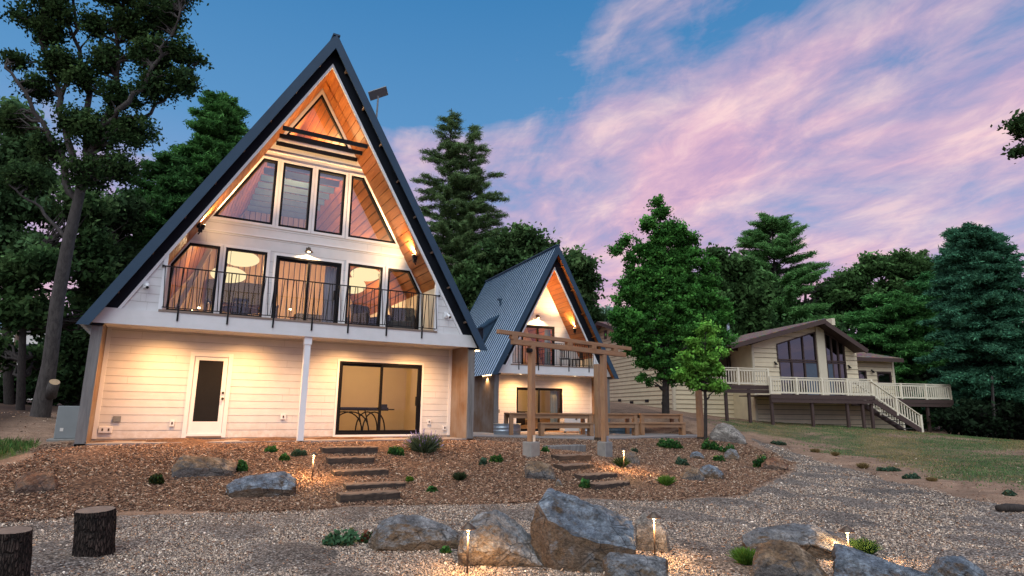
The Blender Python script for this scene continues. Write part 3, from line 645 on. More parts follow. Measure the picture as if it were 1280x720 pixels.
slider(mh, 5.66, 8.17, .06, 2.12, D, 6.93, 'glasslow', 'glasslow')
# panelled door with dark screen
d = MB().ring(DR, offset(DR, .10), D-.035, D+.09).build('door', M['white_trim'], mh)
MB().ring(rect(1.965,2.755,.06,2.07), rect(2.07,2.645,.42,1.97), D+.0, D+.045).build('door_leaf', M['white_trim'], d)
MB().box(2.068,2.647,D+.015,D+.03,.418,1.972).build('screen', M['doordark'], d)
MB().box(1.96,2.76,D-.06,D+.04,.025,.062).build('threshold', M['deckedge'], d)
MB().lathe([(.001,-.0),(.032,.0),(.032,.0)], (0,0,0), 8).tube([(2.70,D+.0,1.15),(2.70,D-.03,1.15)], .03, 12).build('deadbolt', M['black'], d)
MB().tube([(2.70,D+.0,1.0),(2.70,D-.03,1.0)], .028, 12).tube([(2.70,D-.03,1.0),(2.70,D-.075,1.0)], [.02,.034], 12).build('handle', M['black'], d)
MB().box(1.1,8.03,D-.035,D+.005,5.44,5.475).build('drip_edge', M['white_trim'], mh)
MB().box(2.6,6.55,D-.03,D+.005,8.0,8.03).build('drip_edge', M['white_trim'], mh)
MB().box(4.43,4.58,.0,.15,-.2,2.62).box(4.41,4.60,-.02,.17,2.42,2.62).build('porch_post', M['white_trim'], mh)
for x, y in ((1.24,.25),(3.13,.25),(5.74,.25),(7.74,.25)): downlight(mh, x, y, 2.655, 520)
floodlight(mh, 1.72, .34, 5.22, -1, 2500); floodlight(mh, 7.46, .34, 5.18, 1, 2500)
barnlamp(mh, 4.53, D-.01, 5.22, 210)
camera_unit(mh, .72, -.03, 3.55); camera_unit(mh, 8.36, -.03, 3.5)
outlet(mh, .45, D-.01, .48, .16, .14, dark=True); outlet(mh, .25, D-.01, .23, .28, .15, 2); outlet(mh, 1.62, D-.01, .38, .10, .16); outlet(mh, 4.24, D-.01, .55, .14, .15); outlet(mh, 8.46, D-.01, .42, .10, .15); outlet(mh, 8.98, D-.01, .24, .12, .15)
railing(mh, 1.10, 8.05, -.05, 3.02, 4.08, (1.45,2.53,3.59,4.55,5.5,6.57,7.62))
for y in (-.0, .55, 1.10):
    hw = (10.42-8.33)/1.735-.03; MB().box(xc-hw, xc+hw, y+.02, y+.06, 8.21, 8.33).build('tie_beam', M['frame'], mh)
for k in range(11): y = D+.75+k*.72; hw = (10.42-8.30)/1.735-.03; MB().box(xc-hw, xc+hw, y, y+.07, 8.14, 8.34).build('collar_tie', M['beam'], mh)
# satellite dish on the roof edge
sd = MB().tube([(6.02,.9,8.6),(6.16,.9,9.0),(6.20,.9,9.42),(6.22,.9,10.42)], .028, 8).box(6.08,6.32,.82,.98,9.12,9.36).build('satellite_dish', M['acgrey'], mh)
c = Vector((6.22,.88,10.48)); n_ = Vector((-.25,.45,.86)).normalized(); ux = Vector((.78,-.3,.44)); ux = (ux-n_*ux.dot(n_)).normalized(); uy = n_.cross(ux)
MB().bar(c-ux*.30+n_*.03, c+ux*.30+n_*.03, .36, .035, n_).build('panel', M['acgrey'], sd, bevel=.008)
# interior shells
MB().prism([(1.09,2.97),(8.04,2.97),(8.04,4.3),(xc,10.3),(1.09,4.3)],7.9,7.98).build('interior_wall', M['panel'], mh)
mb = MB(); x=1.09
while x < 8.0: mb.box(x, x+.02, 7.86, 7.9, 2.98, 10.25-1.735*abs(x-xc)); x += .2
mb.build('wall_batten', M['darkfurn'], mh)
def folds(x0_, x1_, z0_, z1_, y_, mat, root, n_=40, amp=.035, nm='curtain'):
    V = []; F = []
    for i in range(n_+1):
        x = x0_+(x1_-x0_)*i/n_; yy = y_+amp*math.sin(i*1.35)+amp*.5*math.sin(i*.53+1)
        V += [(x,yy,z0_),(x+.01*math.sin(i),yy*1.0,z1_)]
    for i in range(n_): F.append((2*i,2*i+2,2*i+3,2*i+1))
    return MB().faces(V, F).build(nm, M[mat], root, True)
folds(5.12,5.5,3.05,4.9,D+.24,'sheer',mh,24,.03)
MB().bar((1.35,2.3,3.2),(2.2,2.3,5.6),.09,.12).build('strut', M['cream'], mh); MB().bar((7.9,2.9,3.2),(7.2,2.9,5.2),.09,.12).build('strut', M['cream'], mh)
kc = MB().box(2.2,4.6,7.2,7.8,2.99,3.9).box(2.15,4.65,7.15,7.82,3.9,3.95).build('kitchen_counter', M['darkfurn'], mh); MB().box(2.3,4.3,7.5,7.82,4.5,5.3).build('cupboard', M['darkfurn'], mh)
MB().box(5.4,7.4,7.3,7.8,2.99,4.3).build('bookcase', M['darkfurn'], mh)
for x in (1.9,2.1,2.3,5.0,6.9): q = MB().lathe([(.001,-.05),(.05,0),(.001,.05)], (x,6.4+.3*math.sin(x*7),4.1+.25*math.sin(x*3)), 10).build('lamp_globe', M['bulb'], mh)
MB().box(1.06,1.09,D+.12,7.9,2.97,4.36).box(8.04,8.07,D+.12,7.9,2.97,4.36).build('knee_wall', M['cream'], mh)
MB().box(4.70,4.80,D+.12,5.2,.02,2.6).box(9.05,9.12,D+.12,5.2,.02,2.6).build('room_wall', M['cream'], mh)
MB().box(4.8,9.05,5.1,5.2,.02,2.6).build('room_wall', M['cream'], mh)
MB().box(4.8,9.05,D+.05,5.1,2.55,2.62).build('room_ceiling', M['creamceil'], mh)
MB().box(4.8,9.05,D+.05,5.1,.018,.03).build('room_floor', M['floorwood'], mh)
idr = MB().ring(rect(5.45,6.35,.03,2.12), rect(5.53,6.27,.03,2.04), 5.05, 5.1).build('interior_door', M['white_trim'], mh); MB().box(5.53,6.27,5.07,5.098,.035,2.04).build('door_leaf', M['cream'], idr)
downlight(mh, 6.3, 3.2, 2.548, 26, 150); lamp('room_glow', 'POINT', (7.2,3.,2.2), 90, mh, (1,.62,.26), .15)
lamp('loft_glow', 'POINT', (3.2,4.2,5.2), 480, mh, (1,.70,.40), .3); lamp('loft_glow', 'POINT', (6.0,4.2,5.2), 420, mh, (1,.70,.40), .3)
lamp('loft_glow', 'POINT', (4.6,3.4,9.0), 300, mh, (1,.58,.24), .2)

# ---------------- small house behind
sh = empty('a_frame_house', (14.179,7.783,-.211), -.101, 'smaller white A-frame house with blue ribbed roof behind the timber pergola', 'house', 'A-frame houses')
SUD = rect(1.92,3.73,3.06,5.12); SSD = rect(1.675,4.153,.03,2.08)
PS = dict(xc=3.015, m=1.913, zo=8.80, zi=7.72, D=1.35, L=8.6, oh=.42, ze=2.57, zr0=2.64, zr1=3.02, x0=.21, x1=5.83, a0=.797, a1=5.18, zs=2.66, zb=-.3, rib=.30, under='cedar', pitch=.24, row=.185, row2=.30, look=1.25, sidewood=True,
  ops_low=[SSD], ops_up=[SUD])
a_frame(sh, PS)
slider(sh, 1.92, 3.73, 3.06, 5.12, 1.35, trim=False); slider(sh, 1.675, 4.153, .03, 2.08, 1.35, 2.9, 'glasslow', trim=True)
railing(sh, .86, 5.13, -.05, 3.06, 4.12, (1.15,2.15,3.75,4.85), .125, False)
for x in (1.5, 4.4): downlight(sh, x, .5, 2.655, 520)
floodlight(sh, 4.35, .4, 4.85, 1, 1500); floodlight(sh, 1.62, .4, 4.9, -1, 1500); barnlamp(sh, 2.75, 1.34, 5.55, 360)
camera_unit(sh, .45, -.03, 3.5); outlet(sh, .75, 1.34, .95, .16, .16, dark=True)
MB().box(.21,5.83,1.5,6,2.50,2.62).build('room_ceiling', M['creamceil'], sh); MB().box(.22,5.82,5.0,5.1,.02,2.5).build('room_wall', M['cream'], sh)
MB().prism([(.85,3.),(5.15,3.),(5.15,3.5),(3.015,7.6),(.85,3.5)],5.4,5.5).build('interior_wall', M['panel'], sh)
MB().box(3.52,3.62,1.56,1.60,3.06,5.0).box(3.3,3.4,1.56,1.60,3.06,5.0).box(3.4,3.5,1.58,1.62,3.06,5.0).build('curtain', M['curtain'], sh)
MB().box(3.62,3.72,1.56,1.60,.05,2.0).box(3.74,3.86,1.58,1.62,.05,2.0).box(3.88,4.0,1.56,1.60,.05,2.0).build('curtain', M['curtain'], sh)
MB().box(1.5,3.3,3.8,4.2,.03,.9).box(1.4,3.4,3.75,4.25,.9,.95).build('kitchen_counter', M['darkfurn'], sh)
lamp('room_glow', 'POINT', (2.6,3.2,2.1), 80, sh, (1,.62,.28), .15); lamp('loft_glow', 'POINT', (3.,3.4,4.7), 110, sh, (1,.55,.22), .2)
lamp('eave_glow', 'SPOT', (-.05,.9,2.45), 70, sh, (1,.6,.26), .05, (.15,0,-1), 130, .8); el = MB().box(-.02,.12,.4,1.5,2.56,2.575).build('eave_light', M['bulb'], sh)
lamp('eave_glow', 'SPOT', (9.5,.25,2.50), 25, mh, (1,.6,.26), .05, (-.1,0,-1), 130, .8); MB().box(9.38,9.50,-.05,.2,2.535,2.55).build('eave_light', M['bulb'], mh)
# dormer, vent pipe and roof hatch on the left slope of the small roof
mS = 1.913
zr_ = lambda x: 8.80-mS*(3.015-x)
xd_, yd_, zd_ = .80, 3.0, 4.62
MB().prism([(xd_-.30,zd_+.42),(xd_+.75,zd_+1.16),(xd_+.72,zd_+1.23),(xd_-.34,zd_+.49)], yd_-.08, yd_+.98).prism([(xd_-.22,zd_-.32),(xd_+.52,zd_+1.0),(xd_-.22,zd_+.47)], yd_, yd_+.9).build('dormer', M['slate'], sh)
MB().box(xd_-.24,xd_-.222,yd_+.1,yd_+.8,zd_-.1,zd_+.38).build('louvre', M['darkband'], sh)
MB().tube([(1.75,3.6,zr_(1.75)-.05),(1.68,3.6,zr_(1.75)+.32)], .05, 8).box(1.58,1.76,3.5,3.7,zr_(1.75)+.28,zr_(1.75)+.36).build('vent_pipe', M['slate'], sh)
MB().bar((1.0,4.0,zr_(1.0)+.08),(1.35,4.0,zr_(1.35)+.08),.6,.12,(-.88,0,.46)).build('roof_hatch', M['slate'], sh)
# patio slab in front of it
pp = [(11.95,5.35),(15.45,2.05),(19.2,2.95),(22.55,3.5),(22.9,6.0),(20.6,8.4),(14.0,9.2),(11.9,8.)]
mb = MB(); n = len(pp); mb.faces([(x,y,-.205) for x,y in pp]+[(x,y,-.34) for x,y in pp], [tuple(range(n))]+[(i,i+n,(i+1)%n+n,(i+1)%n) for i in range(n)])
tag(mb.build('patio', M['slab']), 'pale concrete patio in front of the small A-frame', 'patio', kind='structure')

# ---------------- tan ranch house on the right
hA = R(107); uA = np.array([math.sin(hA), math.cos(hA), 0]); nA = np.array([math.cos(hA), -math.sin(hA), 0])
A0 = atd(990, 505, 36.5); TB = .2
th = empty('ranch_house', (A0[0],A0[1],TB), math.atan2(uA[1],uA[0]), 'tan lap-sided ranch house with brown roof and raised deck', 'house')
def tp(px, py, off=0.):
    d = ray(px, py); t_ = ((A0+nA*off-CAM)@nA)/(d@nA); P = CAM+d*t_; return ((P-A0)@uA, P[2]-TB)
def tx(px, py, off): return tp(px, py, off)[0]
def tz(px, py, off): return tp(px, py, off)[1]
zb_ = -2.
zdk = tz(1010, 494, 3.)
# main gabled block, front face a shallow prow around the centre post
xL, xR = tx(940,450,0), tx(1071,450,0); xM, zM = tp(1025,404,.0)
zL, zR = tz(940,431,0), tz(1071,431,0)
wl = [tp(969.5,426.5), tp(1019,413.5), tp(1026,475.5), tp(973.5,475.5)]; wr = [tp(1026.5,414.5), tp(1053,432), tp(1056.5,475.8), tp(1031,475.8)]
xa0, xa1 = wl[0][0], wl[1][0]-.05; xb0, xb1 = wr[0][0]+.15, wr[1][0]+.1
zc0, zc1, zf = tz(1000,449.5,0), tz(1000,453.5,0), zdk-.05
sl = (zM-zL)/(xM-xL); sr = (zM-zR)/(xR-xM)
roofz = lambda x: zM-(xM-x)*sl if x < xM else zM-(x-xM)*sr
PU1 = [(xa0,zc1),(xa1,zc1),(xa1,roofz(xa1)-.42),(xa0,roofz(xa0)-.42)]; PU2 = [(xb0,zc1),(xb1,zc1),(xb1,roofz(xb1)-.42),(xb0,roofz(xb0)-.42)]
PL1 = rect(xa0+.1, xa1, zf, zc0); PL2 = rect(xb0, xb1, zf, zc0)
mb = MB(); siding(mb, K(xL), K(xR), 0, zb_, min(zL,zR), .28, [o for q in (PU1,PU2,PL1,PL2) for o in polyop(q)], .025, .032)
siding(mb, lambda z: max(xL, xM-(zM-z)/sl), lambda z: min(xR, xM+(zM-z)/sr), 0, min(zL,zR), zM, .28, [o for q in (PU1,PU2) for o in polyop(q)], .025, .032)
mb.build('front_wall', M['tan'], th)
MB().box(xL,xL+.14,-.05,.02,zb_,zL).build('corner_board', M['tantrim'], th)
MB().box(xL-.02,xL+.03,0,6,zb_,zL).build('side_wall', M['tan'], th); MB().box(xR-.03,xR+.02,.05,6,zb_,zR).build('side_wall', M['tan'], th)
MB().box(xa1+.03,xb0-.03,-.09,.02,zf,roofz(xM)-.25).build('centre_post', M['tantrim'], th)
MB().bar((xM+.05,-1.1,zM-.05),(xM+.05,3,zM-.05),.22,.42).build('ridge_beam', M['tantrim'], th)
def multi(poly, nm, n):
    f = MB().ring(poly, offset(poly,.075), -.05, .10); z0 = min(q[1] for q in poly); xs0 = poly[0][0]; xs1 = poly[1][0]
    for k in range(1, n):
        x = xs0+(xs1-xs0)*k/n; top = roofz(x)-.46 if nm == 'clerestory_window' else poly[2][1]; f.box(x-.045,x+.045,-.04,.06,z0+.1,top-.02)
    o = f.build(nm, M['brownpaint'], th); MB().poly([(x,.03,z) for x,z in offset(poly,.065)]).build('pane', M['glassdark'], o); return o
multi(PU1,'clerestory_window',3); multi(PU2,'clerestory_window',3); pd1 = multi(PL1,'patio_door',3); pd2 = multi(PL2,'patio_door',3)
for q_, par_, f0_, f1_ in ((PL1,pd1,.68,.97),(PL2,pd2,.04,.33)):
    a_, b_ = q_[0][0], q_[1][0]; MB().box(a_+(b_-a_)*f0_,a_+(b_-a_)*f1_,-.02,.0,q_[0][1]+.14,q_[2][1]-.14).build('door_screen', M['screen'], par_)
MB().box(xL+.2,xR-.2,2.5,2.6,-1,zL).build('interior_wall', M['doordark'], th)
def slab(mb, pts, th_):   # roof sheet from 4 pts with thickness
    P = [Vector(q) for q in pts]; nn = (P[1]-P[0]).cross(P[3]-P[0]).normalized()
    if nn.z < 0: nn = -nn
    mb.faces([tuple(q) for q in P]+[tuple(q-nn*th_) for q in P], [(0,1,2,3),(7,6,5,4),(0,4,5,1),(1,5,6,2),(2,6,7,3),(3,7,4,0)])
aL = tp(911.5,430.5,.9); aM = tp(1031,398,1.1); aR = tp(1081.5,437,.9)
for nm_, q in (('L',(aL,aM)),('R',(aM,aR))):
    (x_0,z_0),(x_1,z_1) = q
    mb = MB(); slab(mb, [(x_0,-1.0,z_0),(x_1,-1.15,z_1),(x_1,7,z_1),(x_0,7,z_0)], .10); rf = mb.build('roof', M['roofshingle'], th)
    mb = MB(); slab(mb, [(x_0,-1.04,z_0-.03),(x_1,-1.19,z_1-.03),(x_1,-1.12,z_1-.03),(x_0,-.97,z_0-.03)], .26); mb.build('barge_board', M['brownpaint'], rf)
    mb = MB(); slab(mb, [(x_0,-.96,z_0-.11),(x_1,-1.1,z_1-.11),(x_1,1,z_1-.11),(x_0,1,z_0-.11)], .03); mb.build('roof_soffit', M['brownpaint'], rf)
# left wing (recessed) with its gable end
oW = -2.2; xW0 = tx(841,470,oW); xW1 = xL; zE = tz(905,432,oW+.6)
d_ = ray(757,404); Pc = A0+uA*xW0; t_ = ((Pc-CAM)@uA)/(d_@uA); PP = CAM+d_*t_; yP = (PP-A0)@(-nA); zP = PP[2]-TB
print('left wing', xW0, xW1, zE, 'peak', yP, zP)
LD = [tp(897,442.5,oW), tp(922,443.5,oW)]; ldp = rect(LD[0][0], LD[1][0], tz(905,481,oW+3), LD[0][1])
mb = MB(); siding(mb, K(xW0), K(xW1), -oW, zb_, zE+.1, .28, polyop(ldp), .025, .032); mb.build('wing_wall', M['tan'], th)
w = MB().ring(ldp, offset(ldp,.1), -oW-.04, -oW+.08); xm_ = (LD[0][0]+LD[1][0])/2; w.box(xm_-.05,xm_+.05,-oW-.03,-oW+.06,ldp[0][1]+.05,ldp[2][1]-.05); w = w.build('patio_door', M['brownpaint'], th); MB().poly([(x,-oW+.03,z) for x,z in offset(ldp,.09)]).build('pane', M['glassdark'], w)
mb = MB()
yF = -oW; zrow = zb_
sg = (zP-zE)/(yP-yF)
while zrow < zP:
    z1_ = min(zrow+.28, zP); y0_, y1_ = yF, 2*yP-yF
    if zrow > zE: y0_, y1_ = yP-(zP-zrow)/sg, yP+(zP-zrow)/sg
    y0b, y1b = (yF, 2*yP-yF) if z1_ <= zE else (yP-(zP-z1_)/sg, yP+(zP-z1_)/sg)
    tone = random.uniform(.95,1.03); mb.col = (tone,)*3
    mb.col = (.30,.27,.25); mb.faces([(xW0-.028,y1_,zrow),(xW0-.028,y0_,zrow),(xW0-.026,y0_,zrow+.032),(xW0-.026,y1_,zrow+.032)], [(0,1,2,3)]); mb.col = (tone,)*3  # lap shadow painted as a dark strip on every gable board
    mb.faces([(xW0-.025,y1_,zrow),(xW0-.025,y0_,zrow),(xW0,y0b,z1_),(xW0,y1b,z1_),(xW0,y1_,zrow),(xW0,y0_,zrow)], [(0,1,2,3),(0,4,5,1)]); zrow += .28
mb.col = None
mb.build('gable_wall', M['tan'], th)
MB().box(xW0-.06,xW0+.12,yF-.06,yF+.1,zb_,zE).build('corner_board', M['tantrim'], th)
for (ya, za, yb, zb2) in ((yF-.8, zE-sg*.8, yP, zP), (2*yP-yF+.8, zE-sg*.8, yP, zP)):
    mb = MB(); slab(mb, [(xW0-.7,ya,za+.12),(xW1+4,ya,za+.12),(xW1+4,yb,zb2+.12),(xW0-.7,yb,zb2+.12)], .10); rf = mb.build('roof', M['roofshingle'], th)
    mb = MB(); slab(mb, [(xW0-.74,ya,za+.10),(xW0-.68,ya,za+.10),(xW0-.68,yb,zb2+.10),(xW0-.74,yb,zb2+.10)], .25); mb.build('barge_board', M['brownpaint'], rf)
    mb = MB(); slab(mb, [(xW0-.7,ya-.03 if ya < yP else ya,za+.08),(xW1+.2,ya-.03 if ya < yP else ya,za+.08),(xW1+.2,ya+.03,za+.08),(xW0-.7,ya+.03,za+.08)], .2); mb.build('gutter', M['brownpaint'], rf)
mb = MB().box(xW0-.06,xW0-.03,yP-.25,yP+.25,zP-1.3,zP-.6); gv = mb.build('gable_vent', M['brownpaint'], th)
for q in ((775,500.5),(790,503.),(809,501.),(830,504.)):
    d_ = ray(*q); t_ = ((Pc-CAM)@uA)/(d_@uA); PP = CAM+d_*t_; y_ = (PP-A0)@(-nA); MB().box(xW0-.05,xW0-.02,y_-.28,y_+.28,PP[2]-TB-.09,PP[2]-TB+.09).build('foundation_vent', M['doordark'], th)
vp = tp(911,420,-4.5); MB().tube([(vp[0],4.5,vp[1]-.5),(vp[0],4.5,tz(911,402,-4.5))], .10, 10).lathe([(.14,0),(.14,.08),(.001,.1)], (vp[0],4.5,tz(911,402,-4.5)), 10).build('vent_pipe', M['galv'], th)
# right wing
oR = -1.; xr0, xr1 = xR, tx(1116,460,oR); zrE = tz(1090,448.5,oR+.5)
w1_ = rect(tx(1072,468,oR), tx(1083,468,oR), tz(1078,478.5,oR), tz(1078,463,oR)); w2_ = rect(tx(1096,468,oR), tx(1114,468,oR), tz(1105,479.5,oR), tz(1105,465,oR))
mb = MB(); siding(mb, K(xr0), K(xr1), -oR, zb_, zrE, .28, polyop(w1_)+polyop(w2_), .025, .032); mb.build('wing_wall', M['tan'], th)
MB().box(xr1-.02,xr1+.03,-oR,6,zb_,zrE).build('side_wall', M['tan'], th); MB().box(xr1-.1,xr1+.05,-oR-.05,-oR+.05,zb_,zrE).build('corner_board', M['tantrim'], th)
for w_ in (w1_, w2_): window(th, w_, -oR, fw=.09, gl='glassdark', trim=False, fm='brownpaint')
e0 = tp(1066,446.5,oR+.8); e1 = tp(1128,447.8,oR+.8); rg0 = tz(1075,436,-4)
mb = MB(); slab(mb, [(e0[0],.2,e0[1]),(e1[0],.2,e1[1]),(e1[0]-1.8,4.4,rg0+.1),(e0[0],4.4,rg0+.1)], .1); slab(mb, [(e1[0],.2,e1[1]),(e1[0],8,e1[1]),(e1[0]-1.8,4.6,rg0+.1),(e1[0]-1.8,4.4,rg0+.1)], .1); rf = mb.build('roof', M['roofshingle'], th)
mb = MB(); mb.box(e0[0],e1[0]+.03,.14,.19,min(e0[1],e1[1])-.22,min(e0[1],e1[1])+.02).build('gutter', M['brownpaint'], rf)
for q, o_ in (((929,447),oW),((968,454.5),0),((1060,459),0),((1089,464.5),oR)):
    x_, z_ = tp(*q, o_); MB().tube([(x_,-o_-.03,z_+.1),(x_,-o_-.16,z_)], .05, 8).lathe([(.02,.05),(.10,-.08)], (x_,-o_-.17,z_), 10).build('wall_lamp', M['black'], th)
# decks
def deck(name, x0, x1, off0, off1, zt, posts, sides=(1,1), sp=.16, face=.42, label=None, rail=.95):
    dk = MB().box(x0,x1,-off1,-off0,zt-.06,zt).build(name, M['brownpaint'], th)
    if label: dk['label'] = label
    MB().box(x0-.02,x1+.02,-off1-.05,-off1-.003,zt-face/2,zt+.02).box(x0,x1,-off1-.03,-off1-.003,zt-face,zt-face/2-.01).build('rim_board', M['brownpaint'], dk)
    segs = [((x0+.06,-off1+.05),(x1-.06,-off1+.05))]
    if sides[0]: segs.append(((x0+.06,-off0),(x0+.06,-off1+.05)))
    if sides[1]: segs.append(((x1-.06,-off0),(x1-.06,-off1+.05)))
    for (ax,ay),(bx,by) in segs:
        L_ = math.hypot(bx-ax,by-ay); r_ = MB().bar((ax,ay,zt+rail),(bx,by,zt+rail),.13,.045).bar((ax,ay,zt+rail-.11),(bx,by,zt+rail-.11),.045,.09).bar((ax,ay,zt+.12),(bx,by,zt+.12),.045,.09)
        n_ = int(L_/sp)
        for k in range(1,n_): f_ = k/n_; r_.bar((ax+(bx-ax)*f_,ay+(by-ay)*f_,zt+.12),(ax+(bx-ax)*f_,ay+(by-ay)*f_,zt+rail-.1),.045,.045)
        ro = r_.build('deck_railing', M['railtan'], dk); npst = max(1,int(round(L_/1.8)))
        for k in range(npst+1): f_ = k/npst; MB().box(ax+(bx-ax)*f_-.055,ax+(bx-ax)*f_+.055,ay+(by-ay)*f_-.062,ay+(by-ay)*f_+.062,zt-.02,zt+rail+.03).build('post', M['railtan'], ro)
    for px_ in posts:
        x_ = px_; P = th_w(x_, -off1+.12); g = gz(P[0],P[1])-TB; MB().box(x_-.07,x_+.07,-off1+.05,-off1+.19,g-.25,zt-.06).build('support_post', M['brownpaint'], dk)
    return dk
def th_w(x, y): return A0+uA*x-nA*y
z2 = tz(920,481.5,2.4); xd0, xd1 = tx(884,480,2.4), tx(962.5,480,2.4)
deck('deck', xd0, xd1, -oW, 2.4, z2, [tx(909,500,2.4), tx(938,500,2.4)], (1,0))
xe0, xe1 = tx(962,490,3.), tx(1092,490,3.)
deck('deck', xe0+.05, xe1, 0, 3., zdk, [xe0+.15, tx(1016,500,3.), tx(1060,500,3.), tx(1079,500,3.), xe1-.15], (0,0))
z3 = tz(1140,499.5,1.2); xg0, xg1 = xe1+.75, tx(1190,495,1.2)
deck('deck', xe1+.02, xg1, -1., 1.2, z3, [tx(1122,500,1.2), tx(1160,500,1.2), xg1-.12], (0,1))
# stairs leading down to the lawn
s0 = (xe1-.35, zdk); P = atd(1160,531,33.); sx1 = tx(1158,530,3.6)
sg_ = MB(); st_n = 8; xs0_, xs1_ = xe1-.15, tx(1155,529,3.2)
gb = gz(*th_w(xs1_, -3.)[:2])-TB
stp = empty('deck_stairs'); stp.parent = th
for k in range(st_n):
    f_ = (k+.5)/st_n; x_ = xs0_+(xs1_-xs0_)*f_; z_ = zdk+(gb-zdk)*(k+1)/(st_n+1); MB().box(x_-.16,x_+.16,-2.95,-1.85,z_-.04,z_).build('tread', M['greywood'], stp)
for yy in (-3.02,-1.78):
    MB().bar((xs0_,yy,zdk-.2),(xs1_+.1,yy,gb+.02),.06,.28).build('stringer', M['brownpaint'], stp)
    r_ = MB().bar((xs0_,yy,zdk+.85),(xs1_,yy,gb+.95),.12,.045).bar((xs0_,yy,zdk+.12),(xs1_,yy,gb+.2),.045,.09)
    for k in range(1,18): f_ = k/18; x_ = xs0_+(xs1_-xs0_)*f_; zz = zdk+(gb-zdk)*f_; r_.bar((x_,yy,zz+.13),(x_,yy,zz+.88),.045,.045)
    ro = r_.build('stair_railing', M['railtan'], stp)
    for x_, zz in ((xs1_,gb),((xs0_+xs1_)/2,(zdk+gb)/2)): MB().box(x_-.055,x_+.055,yy-.06,yy+.06,zz-.05,zz+1.0).build('post', M['railtan'], ro)

# ------------------------------------------------------------------ garden things
FH = np.array([math.sin(CY), math.cos(CY), 0]); RH = _rt
def atz(px, py, z): d = ray(px, py); return CAM+d*((z-CAM[2])/d[2])
def vline(P0, P1):
    u = (P1-P0)*np.array([1,1,0]); L = np.linalg.norm(u); u = u/L; n = np.array([-u[1], u[0], 0])
    def f(px, py): d = ray(px, py); t_ = ((P0-CAM)@n)/(d@n); P = CAM+d*t_; return (P-P0)@u, P[2]
    return f, L, math.atan2(u[1], u[0])
# timber pergola frame over the right steps
PL_, PR_ = atd(664,552,15.), atd(756,552,17.)
f, LL, ang = vline(PL_, PR_)
pg = empty('timber_pergola', tuple(PL_), ang, 'rough brown timber pergola frame with doubled crossbeam on concrete footings', 'pergola')
zz = lambda px, py: f(px, py)[1]-PL_[2]
def post(x, zb, zt, w, par, name='post'):
    return MB().box(x-w/2,x+w/2,-w/2,w/2,zb,zt).build(name, M['timber'], par, bevel=.008)
lw = zz(664,433); lt = zz(664,426.5)
post(0, 0, lw, .145, pg); post(LL, PR_[2]-PL_[2], zz(757,444), .145, pg)
x0_, x1_ = f(640,430)[0], f(781,441)[0]; MB().box(x0_,x1_,-.055,.055,lw,lt).build('beam', M['timberx'], pg, bevel=.008)
x2_, x3_ = f(622,416)[0], f(788,439)[0]; zu0, zu1 = zz(664,422.3), zz(664,417.3)
MB().box(x2_,x3_,-.05,.05,zu0,zu1).build('beam', M['timberx'], pg, bevel=.008)
for px_ in (642,711,741,768): x_ = f(px_,428)[0]; MB().box(x_-.1,x_+.1,-.06,.06,lt,zu0).build('spacer_block', M['timber'], pg)
for x_, zf_ in ((0,0),(LL,PR_[2]-PL_[2])): MB().box(x_-.165,x_+.165,-.15,.15,zf_-.62,zf_).build('footing', M['concrete'], pg, bevel=.02)
for x_ in (0,LL): MB().box(x_-.045,x_+.045,-.1,-.096,.0+(0 if x_==0 else PR_[2]-PL_[2]),.16+(0 if x_==0 else PR_[2]-PL_[2])).build('bracket', M['galv'], pg)
MB().tube([(-.16,-.08,lw-.12),(-.16,-.15,lw-.12)], .05, 10).box(-.2,-.1,-.07,.0,lw-.17,lw-.06).build('spot_lamp', M['black'], pg)
def timber_post(px, py, pt, t, label, w=.2):
    P = atd(px, py, t); P[2] = gz(P[0],P[1])-.1; h = (py-pt)*t/CF
    o = empty('timber_post', tuple(P), .2, label, 'post')
    MB().box(-w/2,w/2,-w/2,w/2,0,h+.1).build('shaft', M['timber'], o, bevel=.01); MB().box(-w/2-.01,w/2+.01,-w/2-.01,w/2+.01,0,.22).build('bracket', M['pot'], o); return o
timber_post(748,546,451,22.3,'short square timber post just beside the pergola right post, on the patio edge', .2)
timber_post(876,546,462,24.2,'lone timber post lit warm behind the young maple', .2)
P = atd(874,470,23.6); 
# patio tables and benches
def tbl(name, label, cat, pl, pr, py, ht, dep, group, zt=-.205, top=.06):
    A, B = atz(pl, py, zt), atz(pr, py, zt); u = B-A; L = np.linalg.norm(u); a = math.atan2(u[1], u[0])
    o = empty(name, (A[0],A[1],zt), a, label, cat, group)
    mb = MB(); n = max(2, int(dep/.15)); 
    for k in range(n): tn = random.uniform(.85,1.1); mb.col = (tn,tn,tn); mb.box(0,L,dep*k/n,dep*(k+1)/n-.006,ht-top,ht)
    mb.col = None; mb.build(cat+'_top' if False else 'top', M['timberx'], o)
    MB().box(.1,L-.1,.06,.10,ht-top-.16,ht-top-.002).box(.1,L-.1,dep-.1,dep-.06,ht-top-.16,ht-top-.002).build('apron', M['timberx'], o)
    for x in (.09, L-.09):
        for y in (.09, dep-.09): MB().box(x-.08,x+.08,y-.07,y+.07,0,ht-top-.001).build('leg', M['timber'], o, bevel=.006)
    return o
gT, gB = 'timber tables on the patio', 'timber benches on the patio'
tbl('picnic_table','long chunky timber table in front of the small house glass door','table',637,741,544.0,.90,.95,gT)
tbl('picnic_table','timber table in the middle of the row, right of the pergola post','table',751,798,543.2,.91,.95,gT)
tbl('picnic_table','timber table at the far end of the row by the tree trunk','table',802,855,542.6,.92,.95,gT)
tbl('picnic_bench','low timber bench between the two pergola posts','bench',676,743,545.3,.53,.38,gB)
tbl('picnic_bench','low timber bench in the middle of the row, right of the pergola post','bench',757,799,544.6,.54,.38,gB)
